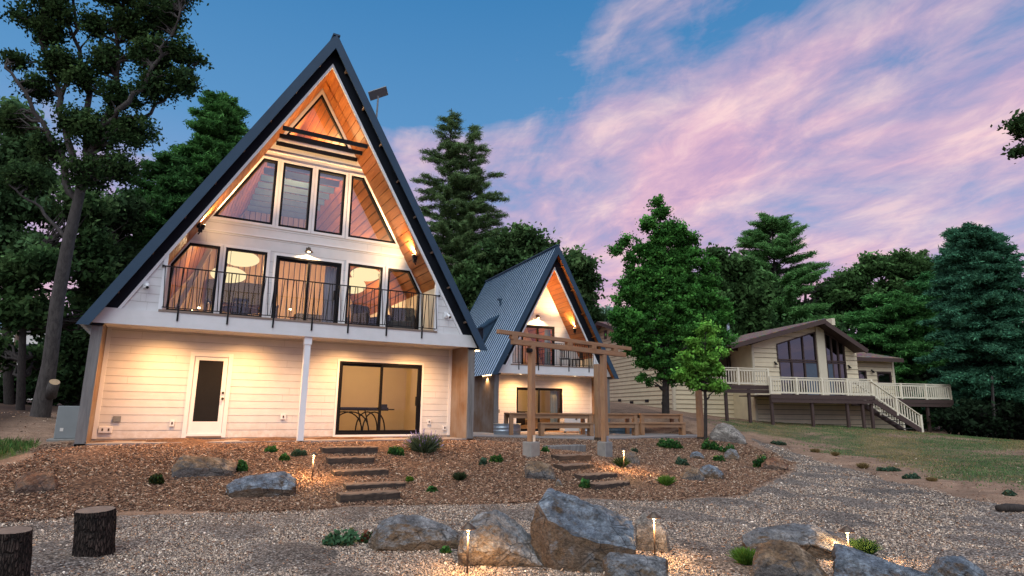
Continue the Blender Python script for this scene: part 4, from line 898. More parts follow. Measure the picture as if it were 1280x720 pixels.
tbl('picnic_bench','low timber bench at the far end of the row by the young maple','bench',802,858,544.,.55,.38,gB)
def tank(px, py, w, h, label, mat, round_=False):
    P = atz(px, py, -.205); o = empty('stock_tank', tuple(P), -.1, label, 'planter', 'metal tanks along the small house')
    pr = [(w,.0),(w*1.0,h*.3),(w*1.03,h*.33),(w,h*.36),(w,h*.62),(w*1.03,h*.65),(w,h*.68),(w,h),(w*1.04,h+.02),(w*.97,h+.01),(w*.96,h-.1),(.001,h-.1)]
    b = MB().lathe(pr, (0,0,0), 28); b.v = [(x*1.9,y,z) for x,y,z in b.v]; b.build('body', M[mat], o, True)
    MB().lathe([(w*.96,h-.09),(.001,h-.06)], (0,0,0), 12).build('soil', M['barkdark'], o)
tank(634,542.8,.32,.42,'round galvanised tub below the small house left wall','galv'); tank(738,542.2,.30,.42,'galvanised tub half hidden behind the pergola right post','galv')
tank(781,541.5,.55,.42,'blue-grey metal tank under the middle timber table','bluegalv')
P = atz(719,541.,-.205); wb = empty('cooler_cabinet', tuple(P), -.12, 'low white cabinet standing behind the bench between the pergola posts', 'cabinet')
MB().box(-.55,.55,0,.5,.06,.66).build('body', M['whitebox'], wb, bevel=.01); MB().box(-.57,.57,-.015,.52,.67,.72).build('lid', M['whitebox'], wb, bevel=.01); MB().box(.02,.10,-.035,-.003,.60,.66).build('handle', M['black'], wb)
for x in (-.5,.5): MB().box(x-.04,x+.04,.05,.13,0,.058).build('foot', M['black'], wb)

# rocks
def rockmat(name, a, b, c, vein):
    t = NT(name); v = t.coord(); n = t.noise(v, 1.7, 7, .62, .4); k = t.noise(t.coord((1,1,1.8)), 4.5, 8, .7)
    col = t.mix(t.ramp(n, [(.42,0.),(.58,1.)]), a, b); col = t.mix(t.ramp(t.noise(v, 2.6, 5, .7), [(.56,0.),(.68,1.)]), col, c)
    col = t.mix(1., col, t.ramp(k, [(.3,(.30,.30,.30)),(.5,(.9,.9,.9)),(.72,(1.6,1.6,1.6))]), 'MULTIPLY')
    vo = t.voro(t.coord((1,1,1.3)), 1.6, 'DISTANCE_TO_EDGE'); vv = t.n.new('ShaderNodeVectorMath')
    ve = t.math('MULTIPLY', t.ramp(vo.outputs['Distance'], [(0.,1.),(.025,0.)]), t.ramp(t.noise(v, 3., 4), [(.45,0.),(.6,.7)]))
    col = t.mix(t.math('MULTIPLY', ve, .45), col, vein); col = t.mix(t.ramp(t.noise(v, 5.5, 8, .75), [(.52,0.),(.66,.75)]), col, [x*.45 for x in c]); geo = t.n.new('ShaderNodeNewGeometry'); gs = t.n.new('ShaderNodeSeparateXYZ'); t.link(geo.outputs['Normal'], gs.inputs[0]); col = t.mix(t.ramp(t.math('ADD', gs.outputs[2], t.math('MULTIPLY', t.math('SUBTRACT', n, .5), 1.2)), [(.12,.85),(.55,0.)]), col, [x*.85 for x in c]); fine = t.noise(v, 38, 5, .7)  # upright and downward faces painted browner and darker, imitating shaded fronts
    col = t.mix(1., col, t.ramp(fine, [(.3,(.55,.55,.55)),(.7,(1.3,1.3,1.3))]), 'MULTIPLY')
    col = t.mix(1., col, (1.5,1.46,1.40), 'MULTIPLY')
    cr1 = t.voro(t.coord((1,1,1.9),(.3,.2,.5)), 3.3, 'DISTANCE_TO_EDGE'); crm = t.math('MULTIPLY', t.ramp(cr1.outputs['Distance'], [(0.,1.),(.035,0.)]), t.ramp(t.noise(v, 2.1, 5, .7), [(.46,0.),(.56,1.)])); col = t.mix(t.math('MULTIPLY', crm, .8), col, (.015,.013,.012))
    md = t.noise(t.coord((1,1,1.6)), 13., 6, .75, .6); col = t.mix(1., col, t.ramp(md, [(.36,(.58,.58,.58)),(.5,(1.,1.,1.)),(.66,(1.3,1.3,1.3))]), 'MULTIPLY')
    h = t.math('ADD', t.math('MULTIPLY', md, 1.2), t.math('MULTIPLY', k, .8)); h = t.math('ADD', h, t.math('MULTIPLY', cr1.outputs['Distance'], .0)); h = t.math('ADD', t.math('MULTIPLY', h, 1.), t.math('MULTIPLY', fine, .3)); h = t.math('ADD', h, t.math('MULTIPLY', t.noise(v, 12, 6, .7), .6)); return t.bsdf(col, .85, t.bump(h, 1., .06), spec=.25)
M['rock_grey'] = rockmat('grey_boulder_stone', (.13,.135,.145), (.21,.215,.225), (.16,.105,.06), (.42,.42,.42))
M['rock_blue'] = rockmat('blue_grey_boulder_stone', (.11,.13,.16), (.20,.23,.265), (.12,.075,.04), (.40,.41,.43))
M['rock_brown'] = rockmat('brown_boulder_stone', (.15,.095,.055), (.25,.18,.12), (.12,.12,.125), (.36,.32,.28))
M['rock_red'] = rockmat('reddish_boulder_stone', (.17,.075,.04), (.26,.15,.09), (.16,.12,.10), (.3,.2,.14))
M['rock_pale'] = rockmat('pale_boulder_stone', (.26,.235,.21), (.34,.31,.28), (.17,.15,.135), (.42,.40,.37))
import bmesh
BASES = []
def boulder(l, r, tp_, bt, label, mat, seed, prof=None, dep=.8, rough=.05, name='boulder', sink=.12, pts=None, edge=.07, soft=1, group='landscape boulders'):
    P, t_ = gp((l+r)/2, bt); s = t_/CF; w = (r-l)*s/2*cosx((l+r)/2); h = (bt-tp_)*s; rg = np.random.default_rng(seed)
    if pts is None:
        prof = prof or [(-1,.4),(-.6,.85),(-.1,1),(.5,.85),(1,.35)]; pts = []
        for x, z in prof:
            for y, k in ((-.95,.5),(-.62,.86),(-.1,1.),(.5,.94),(.95,.45)): pts.append((x*(1-.1*abs(y))+rg.normal(0,.04), y+rg.normal(0,.08), max(0,z*k+rg.normal(0,.03))))
            pts += [(x*.93,-.75+rg.normal(0,.06),-.1),(x*.93,.75,-.1)]
    bm = bmesh.new()
    for p in pts: bm.verts.new(p)
    res = bmesh.ops.convex_hull(bm, input=bm.verts[:]); bmesh.ops.delete(bm, geom=[v for v in bm.verts if not v.link_faces], context='VERTS')
    bmesh.ops.dissolve_limit(bm, angle_limit=R(9), verts=bm.verts[:], edges=bm.edges[:]); bmesh.ops.triangulate(bm, faces=bm.faces[:])
    for it in range(7):
        E_ = [e for e in bm.edges if e.calc_length() > edge]
        if not E_ or len(bm.verts) > 9000: break
        bmesh.ops.subdivide_edges(bm, edges=E_, cuts=1); bmesh.ops.triangulate(bm, faces=[f for f in bm.faces if len(f.verts) > 3])
    for it in range(soft): bmesh.ops.smooth_vert(bm, verts=bm.verts[:], factor=.5, use_axis_x=True, use_axis_y=True, use_axis_z=True)
    bm.normal_update(); V = np.array([v.co[:] for v in bm.verts]); NN = np.array([v.normal[:] for v in bm.verts]); F = [[v.index for v in f.verts] for f in bm.faces]; bm.free()
    def fb(P, f0, oc, sd):
        o = np.zeros(len(P)); g = np.random.default_rng(seed+sd)
        for k in range(oc):
            for j in range(4):
                d_ = g.normal(0,1,3); d_ /= np.linalg.norm(d_); o += np.sin(P@d_*f0*1.9**k+g.uniform(0,6.28)+1.3*np.sin(P@d_[::-1]*f0*.7))/(1.7**k)/4
        return o
    V = V+NN*(fb(V,3.,3,50)*rough-np.abs(fb(V,6.,3,60))*rough*1.1+np.abs(fb(V,15.,3,70))*rough*.5)[:,None]
    mn, mx_ = V.min(0), V.max(0); V[:,0] = (V[:,0]-(mn[0]+mx_[0])/2)/(mx_[0]-mn[0])*2; V[:,1] = (V[:,1]-(mn[1]+mx_[1])/2)/(mx_[1]-mn[1])*2; V[:,2] = V[:,2]/mx_[2]
    tilt = (CAM[2]-(P[2]+h*.7))/t_*w*dep*.55
    V = V*np.array([w, w*dep, max(.03,h-tilt)]); V[:,2] -= h*.05
    base = P+hdir((l+r)/2)*(w*dep*.80)
    mb = MB(); mb.v = [tuple(v) for v in V]; mb.f = [tuple(f) for f in F]; mb.c = [(1,1,1)]*len(F)
    o = mb.build(name, M[mat], None, False); o.location = (base[0], base[1], P[2]); hd_ = hdir((l+r)/2); o.rotation_euler = (0,0,math.atan2(-hd_[0],hd_[1]))
    BASES.append((base, w, w*dep, math.atan2(-hd_[0],hd_[1]), P[2])); return tag(o, label, 'boulder', group)
B_ = boulder
BIG = [(-.85,-.45,-.1),(-.35,-.9,-.1),(.5,-.95,-.1),(.93,-.6,-.1),(1,.6,-.1),(-.8,.7,-.1),(-1,-.2,.55),(-.97,.3,.6),(-.82,-.35,.86),(-.66,.15,1.),(-.45,.35,.97),(-.55,.8,.85),(-.62,-.68,.66),(-.15,-.92,.50),(.35,-1.,.42),(.55,-.95,.40),(.98,-.72,.33),(1,-.2,.56),(.95,.3,.62),(.3,.7,.74),(.9,.8,.4),(-.55,-.85,.25),(.2,-1.02,.2)]
B_(659,799,613,714,'largest boulder of the yard, blue-grey with a slanting flat top','rock_blue',1,dep=.62,pts=BIG,soft=0)
B_(570,684,638,708,'rounded grey boulder with brown face behind the front path light','rock_grey',2,[(-1,.45),(-.92,.75),(-.6,.95),(-.2,1),(.2,.92),(.55,.68),(.9,.35),(1,.15)],.75,soft=4)
B_(459,575,643,688,'long low grey boulder with pale veins left of the rounded boulder','rock_grey',3,[(-1,.25),(-.85,.75),(-.4,1),(.15,.95),(.6,.7),(1,.45)],.55,soft=3)
B_(794,838,641,690,'upright light stone block glowing beside a path light','rock_pale',4,[(-1,.8),(-.4,1),(.3,.9),(.9,.6),(1,.2)],.7)
B_(752,838,692,738,'squared grey stone block in front of the largest boulder','rock_grey',5,[(-.95,.8),(-.8,1),(.5,.97),(.95,.85),(1,.4)],.7)
B_(921,1086,657,696,'long flat grey slab boulder lying behind the brown boulder','rock_grey',6,[(-1,.35),(-.7,.75),(-.2,.98),(.2,.95),(.6,.6),(1,.15)],.5)
B_(936,1038,676,728,'brown angular boulder in front of the long grey slab','rock_brown',7,[(-1,.2),(-.7,.85),(-.3,1),(.2,.97),(.6,.65),(1,.1)],.75)
B_(1037,1182,686,742,'blue-grey boulder with a raised left end at the bottom edge','rock_blue',8,[(-1,.75),(-.88,1),(-.7,.93),(-.3,.62),(.3,.55),(.8,.5),(1,.2)],.7)
B_(1150,1258,695,744,'blue-grey rounded boulder at the bottom right','rock_blue',9,[(-1,.3),(-.5,.9),(0,1),(.5,.7),(1,.2)],.75)
B_(17,74,589,616,'reddish brown boulder near the tree stumps','rock_red',10,[(-1,.5),(-.6,.95),(.1,1),(.7,.9),(1,.4)],.7)
B_(213,297,568,597,'angular tan and blue slab boulder below the screen door','rock_brown',11,[(-.98,.5),(-.75,1),(-.2,.9),(.5,.75),(1,.55)],.6)
B_(281,372,590,622,'blue and brown boulder beside the upper path light','rock_blue',12,[(-1,.55),(-.8,.85),(-.2,1),(.6,1),(.98,.7),(1,.2)],.55)
B_(655,695,576,600,'rounded brown boulder left of the right-hand steps','rock_brown',13,[(-1,.7),(-.8,1),(.2,1),(.6,.85),(1,.2)],.8)
B_(779,800,562,580,'small tan boulder behind the path light near the right footing','rock_brown',14)
B_(850,881,584,601,'dark brown boulder in the mulch, left of a blue-grey one','rock_brown',15,dep=.7)
B_(871,906,580,599,'blue-grey boulder in the mulch with a rusty patch','rock_blue',16,dep=.7)
B_(886,933,528,553,'large pale smooth boulder by the young maple','rock_pale',17,[(-1,.4),(-.5,.85),(-.1,1),(.4,.8),(.9,.3),(1,.1)],.8,.03,soft=5)
B_(905,925,560,575,'small grey stone on the bank below the pale boulder','rock_grey',18)
B_(951,986,571,588,'reddish brown stone at the edge of the gravel','rock_red',19)
B_(862,881,564,574,'small round blue-grey stone in the mulch above the dark boulder','rock_blue',20,soft=4)
B_(694,703,599,609,'small dark stone beside the lowest right-hand step','rock_grey',21,edge=.2)
B_(1160,1166,645,650,'tiny grey stone lying alone on the gravel','rock_grey',22,edge=.3)

def rubble():
    rg = np.random.default_rng(5); C = []; S_ = []
    for b, w, d, a, z in BASES:
        if w < .12: continue
        n = int(90*w+20); th_ = rg.uniform(0,6.28,n); q = 1.0+np.abs(rg.normal(0,.13,n)); x = w*q*np.cos(th_); y = d*q*np.sin(th_); c, s = math.cos(a), math.sin(a)
        X = b[0]+x*c-y*s; Y = b[1]+x*s+y*c; C.append(np.stack([X,Y],1)); S_.append(rg.uniform(.008,.022,n)*np.where(rg.uniform(0,1,n) < .08,1.8,1))
    C = np.concatenate(C); S_ = np.concatenate(S_); n = len(C); Z = H(C[:,0],C[:,1])+S_*.3; c = np.stack([C[:,0],C[:,1],Z],1); ex, ey, ez = rot_basis(n,.5,rg)
    a = ex*(S_*rg.uniform(.9,1.5,n))[:,None]; b = ey*(S_*rg.uniform(.7,1.1,n))[:,None]; e = ez*(S_*rg.uniform(.5,.9,n))[:,None]; j = lambda: rg.uniform(.7,1.2,(n,1))
    V = np.stack([c-a*j(),c-b*j(),c+a*j(),c+b*j(),c+e*j()+a*rg.uniform(-.4,.4,(n,1)),c-e],1).reshape(-1,3); F = np.concatenate([np.arange(n)[:,None]*6+np.array([[i,(i+1)%4,4]]) for i in range(4)],1).reshape(-1,3)
    pal = np.array([(.10,.08,.07),(.20,.16,.13),(.30,.24,.19),(.16,.09,.05)]); tag(npmesh('rubble', V, F, np.repeat(pal[rg.integers(0,4,n)]*rg.uniform(.8,1.2,(n,1)),4,0), M['chip']), 'loose stones gathered round the feet of the boulders', 'gravel', kind='stuff')
rubble()
# steps of both stairs
def step(l, r, tpx, bpx, label, group, seed, mat='timberx', ang=-.06, dep=.34):
    P, t_ = gp((l+r)/2, bpx); s = t_/CF; w = (r-l)*s/math.cos(CY)*.96; h = max(.11, (bpx-tpx)*s*.98)
    mb = MB(); rg = np.random.default_rng(seed); nx_ = 18
    X = np.linspace(-w/2, w/2, nx_); pr = [(0,-.12),(0,h-.015),(.02,h),(dep-.02,h+.004),(dep,h-.02),(dep,-.12)]
    V = []; F = []; n = len(pr)
    for i, x in enumerate(X):
        for j, (y, z) in enumerate(pr): V.append((x+(rg.normal(0,.012) if i in (0,nx_-1) else 0), y+rg.normal(0,.006), z+rg.normal(0,.004)))
    for i in range(nx_-1):
        for j in range(n): a = i*n+j; b = i*n+(j+1)%n; F.append((a,b,b+n,a+n))
    F += [tuple(range(n)), tuple(range((nx_-1)*n+n-1,(nx_-1)*n-1,-1))]
    mb.faces(V, F); o = mb.build('garden_step', M[mat], None); o.location = (P[0],P[1],P[2]); o.rotation_euler = (0,0,ang)
    return tag(o, label, 'step', group)
t = NT('sleeper_painted_shade'); v = t.coord((1,7,7)); n = t.noise(v, 2.4, 6, .65, .5); nrm = t.n.new('ShaderNodeNewGeometry'); sp = t.n.new('ShaderNodeSeparateXYZ'); t.link(nrm.outputs['Normal'], sp.inputs[0])
c = t.mix(t.ramp(sp.outputs[2], [(.5,0.),(.8,1.)]), t.ramp(n, [(.3,(.014,.010,.008)),(.7,(.075,.05,.036))]), t.ramp(n, [(.3,(.09,.055,.035)),(.7,(.26,.165,.11))])); M['sleeper'] = t.bsdf(c, .9, t.bump(n, .6, .03))  # shading painted by face direction: near-black fronts, lighter tops
gL, gR = 'timber steps below the main house', 'timber steps below the pergola'
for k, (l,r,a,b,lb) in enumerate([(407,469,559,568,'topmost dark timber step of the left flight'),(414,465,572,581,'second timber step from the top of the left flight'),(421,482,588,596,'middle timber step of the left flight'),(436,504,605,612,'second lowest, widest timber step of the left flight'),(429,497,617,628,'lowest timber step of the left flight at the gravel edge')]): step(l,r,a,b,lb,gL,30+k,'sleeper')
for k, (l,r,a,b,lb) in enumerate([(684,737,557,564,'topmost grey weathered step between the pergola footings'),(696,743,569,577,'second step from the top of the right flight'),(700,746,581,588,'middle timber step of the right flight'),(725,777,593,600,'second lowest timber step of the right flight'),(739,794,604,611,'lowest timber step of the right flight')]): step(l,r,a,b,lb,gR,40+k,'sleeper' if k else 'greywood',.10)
# short log at the right edge
P, t_ = gp(1267,640); lo = MB().tube([(-.28,0,.06),(-.1,.02,.07),(.12,0,.065),(.36,.03,.06)], [.055,.075,.07,.05], 12).build('log', M['barkdark'], None, True); lo.location = tuple(P); lo.rotation_euler = (0,0,-.5); tag(lo, 'short dark log lying on the gravel at the dirt edge', 'log')
# stumps
def stump(l, r, tpx, bpx, label, seed, tilt):
    P, t_ = gp((l+r)/2, bpx); s = t_/CF; rad = (r-l)*s/2*cosx((l+r)/2); h = (bpx-tpx)*s*.93; rg = np.random.default_rng(seed); n = 96; nz = 26
    o = empty('tree_stump', tuple(P+hdir((l+r)/2)*rad*.8), 0, label, 'stump', 'cut log stumps on the gravel'); V = []; F = []
    ph = rg.uniform(0,6.28,12); am = rg.uniform(.3,1,12)
    for i in range(nz):
        z = -.06+(h+.06)*i/(nz-1)
        for k in range(n):
            a = 2*math.pi*k/n; q = sum(am[j]*math.sin((3+j*2)*a+ph[j]+math.sin(z*9+j)*.6) for j in range(12))/12
            rr = rad*(.93+.13*q+(.06 if i == 0 else 0)+.05*abs(math.sin(13*a+2.2*math.sin(z*7+ph[0])))*(.5+.5*math.sin(z*17+5*a+ph[1]))); x, y = rr*math.cos(a), rr*math.sin(a)
            V.append((x-RH[0]*.11*max(0,z), y-RH[1]*.11*max(0,z), z+(x*tilt[0]+y*tilt[1])*(i/(nz-1))))
    for i in range(nz-1):
        for k in range(n): F.append((i*n+k,i*n+(k+1)%n,(i+1)*n+(k+1)%n,(i+1)*n+k))
    MB().faces(V, F).build('bark', M['stumpbark'], o, True)
    V2 = V[-n:]; T = V2; MB().poly([(x*.985,y*.985,z-.004) for x,y,z in T]).build('cut_face', M['cut'], o)
stump(89,146,638,697,'dark bark tree stump standing whole on the gravel',51,(.03,.06)); stump(-16,41,664,728,'dark bark tree stump cut off by the picture corner',52,(-.03,.08))
# path lights
def pathlight(px, tpx, bpx, label, pw, tgap=0):
    P, t_ = gp(px, bpx); h = (bpx-tpx)*t_/CF*.98; o = empty('path_light', tuple(P), 0, label, 'path light', 'bronze path lights')
    MB().tube([(0,0,-.05),(0,0,h-.03)], .011, 10).build('stem', M['pot'], o, True)
    MB().lathe([(.001,h+.05),(.012,h+.045),(.085,h-.012),(.083,h-.017),(.014,h+.02)], (0,0,0), 24).build('hat', M['pot'], o, True)
    MB().lathe([(.0125,h+.01),(.016,h-.015),(.0125,h-.04)], (0,0,0), 12).build('lens', M['bulb'], o)
    lamp('path_glow', 'SPOT', (0,-.0,h-.004), pw*2.4, o, (1,.58,.24), .02, (0,0,-1), 158, .5)
    for a in (0,2.1,4.2): pass
    lamp('path_glow', 'POINT', (-FH[0]*.045,-FH[1]*.045,h-.07), pw*.8, o, (1,.58,.24), .012)
pathlight(390,568,601,'path light on the mulch beside the left steps',52); pathlight(780,563,590,'path light near the right pergola footing',48)
pathlight(584,661,717,'path light in front of the rounded grey boulder',24); pathlight(819,647,703,'path light in front of the upright pale block',28); pathlight(1062,664,700,'path light behind the blue-grey boulders at the right',28)
# heat pump on a block beside the house
P = atd(82,548,15.2); hp = empty('heat_pump', (P[0],P[1],P[2]), .0, 'grey heat pump unit beside the left house post', 'heat pump')
MB().box(-.235,.235,-.14,.14,.0,.80).build('casing', M['acgrey'], hp, bevel=.015); MB().box(.225,.25,-.1,.11,.1,.72).build('side_grille', M['black'], hp)
MB().box(-.13,-.06,-.146,-.141,.18,.26).build('nameplate', M['whitebox'], hp)
for k in range(3): MB().tube([(.22,.0,.22-k*.05),(.30,-.02,.20-k*.05),(.38,.06,.24-k*.05)], .018, 6).build('pipe', M['whitebox'], hp)
pad = MB().box(-.42,.42,-.24,.3,-.32,-.002).build('concrete_block', M['concrete'], None, bevel=.02); pad.location = (P[0]+.06,P[1],P[2]); tag(pad, 'low concrete block under the heat pump', 'block')

# plants
def leafquads(c, sz, rg, asp=.5, up=None):
    n = len(c); u = rg.normal(0,1,(n,3)); 
    if up is not None: u = u+np.asarray(up)
    u /= np.linalg.norm(u,axis=1)[:,None]; w = rg.normal(0,1,(n,3)); w -= u*(w*u).sum(1)[:,None]; w /= np.linalg.norm(w,axis=1)[:,None]; s = (sz*rg.uniform(.6,1.3,n))[:,None]
    return np.stack([c-u*s, c+w*s*asp-u*s*.1, c+u*s, c-w*s*asp-u*s*.1], 1).reshape(-1,3)
def plant(l, r, tpx, bpx, label, pal, seed, kind='leafy', cat='plant', group='low plants in the mulch', name='ground_plant', n=500, leaf=.045):
    P, t_ = gp((l+r)/2, bpx); s = t_/CF; w = (r-l)*s/2*cosx((l+r)/2)*.88; h = max((bpx-tpx)*s*.8, .05); rg = np.random.default_rng(seed); C = P+hdir((l+r)/2)*w*.5; pal = np.array(pal)*(.26 if kind == 'leafy' else .30)
    if kind == 'leafy':
        a = rg.uniform(0,6.28,n); q = rg.uniform(0,1,n)**.6; x = w*q*np.cos(a); y = w*.8*q*np.sin(a); z = h*(1-q**2)*rg.uniform(.25,1,n)*.85+.01
        kc_ = rg.integers(0,5,n); cx_ = np.append(0,rg.uniform(-.62,.62,4))*w; cy_ = np.append(0,rg.uniform(-.6,.6,4))*w; sc_ = np.append(.62,rg.uniform(.28,.5,4)); x = x*sc_[kc_]+cx_[kc_]; y = y*sc_[kc_]+cy_[kc_]; z = z*(.45+sc_[kc_]*.9)+rg.exponential(.06,n)*h
        ct = np.stack([x,y,z],1); ct[:,2] += H(C[0]+x*RH[0],C[1]+x*RH[1])-P[2]
        V = leafquads(ct, np.full(n,leaf*(t_/14)**.5), rg, .55, (0,0,.25)); F = np.arange(n*4).reshape(-1,4); Cc = np.array(pal)[rg.integers(0,len(pal),n)]*rg.uniform(.6,1.35,(n,1))*(.5+.7*np.clip(z/h,0,1))[:,None]; Cc[rg.uniform(0,1,n) < .14] *= np.array([2.4,1.25,1.])
    else:
        ex, ey, ez = rot_basis(n, .55 if kind == 'lavender' else .45, rg); a = rg.uniform(0,6.28,n); q = rg.uniform(0,1,n)**.5*.35; b = np.stack([w*q*np.cos(a),w*q*np.sin(a),np.zeros(n)],1)
        d = np.stack([np.cos(a)*q*2.2,np.sin(a)*q*2.2,np.ones(n)],1)+rg.normal(0,.22,(n,3)); d /= np.linalg.norm(d,axis=1)[:,None]; hh = h*rg.uniform(.55,1.12,n); wd = np.full(n,.006*(t_/9)**.5)
        sd = np.cross(d, rg.normal(0,1,(n,3))); sd /= np.linalg.norm(sd,axis=1)[:,None]; sd *= wd[:,None]; e = b+d*hh[:,None]; m_ = b+d*(hh*.55)[:,None]; e[:,2] -= hh*.12
        V = np.stack([b-sd,b+sd,m_+sd*.9,m_-sd*.9, m_-sd*.9,m_+sd*.9,e+sd*.4,e-sd*.4],1).reshape(-1,3); F = np.arange(n*8).reshape(-1,4); Cc = np.repeat(np.array(pal)[rg.integers(0,len(pal),n)]*rg.uniform(.6,1.3,(n,1)),2,0)
    o = empty(name, tuple(C*np.array([1,1,0])+np.array([0,0,P[2]])), math.atan2(RH[1],RH[0]) if kind == 'leafy' else 0., label, cat, group)
    npmesh('leaves', V, F, Cc, M['leaf'], o)
    if kind == 'lavender':
        k = rg.choice(n, 90, False); ct = (e[k][:,None]+d[k][:,None]*np.linspace(0,.09,7)[None,:,None]).reshape(-1,3); V = leafquads(ct, np.full(len(ct),.016), rg, .6)
        npmesh('blossoms', V, np.arange(len(V)).reshape(-1,4), np.array([(.055,.04,.095),(.075,.055,.11)])[rg.integers(0,2,len(ct))]*rg.uniform(.7,1.3,(len(ct),1)), M['leaf'], o)
    return o
G1 = [(.035,.10,.03),(.05,.13,.04),(.03,.075,.03)]; G2 = [(.05,.085,.06),(.06,.10,.075),(.04,.07,.055)]; G3 = [(.02,.03,.018),(.03,.04,.02)]; G4 = [(.06,.12,.02),(.08,.14,.03)]; LV = [(.06,.085,.055),(.08,.10,.07),(.045,.06,.04)]
plant(508,553,533,568,'bushy lavender with purple flower spikes by the glass door',LV,1,'lavender','lavender','shrubs in the mulch','lavender_bush',1500)
plant(484,512,556,570,'low leafy plant left of the lavender',G1,2)
plant(178,211,590,607,'dark mossy green mound plant below the screen door',G3+[(.03,.05,.015)],3,n=900,leaf=.03)
plant(288,312,571,590,'green leafy plant at the tip of the slab boulder',G1,4); plant(346,364,566,577,'low green plant left of the path light, nearer the wall',G1,5); plant(362,384,560,572,'green leafy plant above the left path light',G2,6); plant(330,352,556,566,'small plant near the wall above the blue boulder',G1,60,n=250)
plant(566,583,586,602,'small dark shrub alone in the middle of the mulch',G3,7,'tuft','shrub','shrubs in the mulch','small_shrub',500)
plant(596,612,570,582,'pale leafy plant right of the lavender, lower of two',G2,8,n=300); plant(610,630,566,579,'green leafy plant right of the lavender, upper of two',G1,9,n=300); plant(506,520,594,603,'small bright plant right of the left steps',G4,61,n=200); plant(530,548,606,617,'low plant between the left steps and the boulders',G1,62,n=250)
plant(398,452,660,684,'broad leaved hosta on the gravel before the grey boulder',[(.05,.11,.06),(.07,.14,.08)],10,n=420,leaf=.055); plant(446,472,662,680,'plant with reddish and green leaves touching the grey boulder',[(.10,.035,.025),(.05,.11,.06)],11,n=240,leaf=.05)
plant(550,566,682,692,'tiny leafy plant at the foot of the long grey boulder',G1,12,n=160)
plant(719,742,597,612,'green leafy plant beside the lowest right-hand step',G1,13,n=380); plant(822,844,590,608,'bright green feathery tuft in the mulch',G4,14,'tuft',n=500,name='grass_tuft')
plant(812,862,545,562,'wide patch of green ground cover below the far table',G1,15,n=800); plant(868,902,546,563,'leafy green plant at the foot of the young maple',G1,16,n=600); plant(842,868,569,583,'silver green plant between the table and dark boulder',G2,17,n=350); plant(896,926,552,568,'green plant below the pale boulder',G1,18,n=400); plant(935,975,562,586,'green plants hugging the reddish stone on the bank',G1,19,n=500); plant(786,802,558,566,'green sprig on top of the small tan boulder',G2,20,n=150); plant(770,784,566,585,'dark green plant behind the right path light',G3+[(.03,.06,.02)],21,'tuft',n=350,name='grass_tuft'); plant(888,906,566,577,'small green plant above the blue-grey boulder',G1,63,n=220); plant(676,690,556,566,'small green plant right of the left footing',G1,64,n=150)
plant(915,950,680,708,'bright green grass tuft left of the brown boulder',G4,22,'tuft','grass tuft','grass tufts among the boulders','grass_tuft',1100); plant(1064,1098,667,696,'dark green grass tuft behind the right path light',[(.03,.06,.025),(.04,.08,.03)],23,'tuft','grass tuft','grass tufts among the boulders','grass_tuft',900)
gt = 'dry grass clumps along the lawn edge'
rg = np.random.default_rng(77)
for k, (l,r,a,b,lb,pl) in enumerate([(1008,1030,556,566,'straw coloured grass clump near the top of the dirt strip',0),(1036,1052,560,570,'second straw grass clump down the dirt strip',0),(1066,1092,572,586,'largest straw grass clump halfway along the dirt strip',0),(1096,1130,578,590,'low green weeds beside the largest straw clump',1),(1128,1158,586,599,'low green weeds further down the dirt strip',1),(1150,1180,592,602,'straw grass clump at the lower lawn edge',0),(1246,1279,606,620,'green weeds at the lawn edge near the log',1),(960,985,546,556,'green weeds at the top corner of the lawn',1)]):
    a = b-(b-a)*(.55 if pl else .7)
    plant(l,r,a,b,lb,[(.20,.13,.07),(.14,.10,.05)] if not pl else G2,80+k,'leafy' if pl else 'tuft','grass clump',gt,'grass_clump',400 if pl else 500)

# ------------------------------------------------------------------ trees
def tubes_np(paths, n=5):
    V = []; F = []; o = 0
    for pts, rad in paths:
        pts = np.asarray(pts); k = len(pts); d = np.gradient(pts, axis=0); d /= np.linalg.norm(d,axis=1)[:,None]+1e-9
        u = np.where(np.abs(d[:,2:3]) < .9, np.array([[0,0,1.]]), np.array([[1.,0,0]])); a = np.cross(d,u); a /= np.linalg.norm(a,axis=1)[:,None]+1e-9; b = np.cross(a,d)
        th = np.linspace(0,2*math.pi,n,endpoint=False); ring = pts[:,None]+(a[:,None]*np.cos(th)[None,:,None]+b[:,None]*np.sin(th)[None,:,None])*np.asarray(rad)[:,None,None]
        V.append(ring.reshape(-1,3)); i = np.arange(k-1)[:,None]*n; j = np.arange(n)[None]; q = np.stack([i+j,i+(j+1)%n,i+n+(j+1)%n,i+n+j],-1).reshape(-1,4)+o; F.append(q); o += k*n
    return np.concatenate(V), np.concatenate(F)
def wob(p, q, k, amp, rg):
    p = np.asarray(p); q = np.asarray(q); s = np.linspace(0,1,k)[:,None]; L = np.linalg.norm(q-p); m_ = rg.normal(0,1,(k,3))*amp*L; m_[0] = 0; m_[-1] = 0
    return p*(1-s)+q*s+m_+np.array([[0,0,1]])*np.sin(s*math.pi)*L*.06
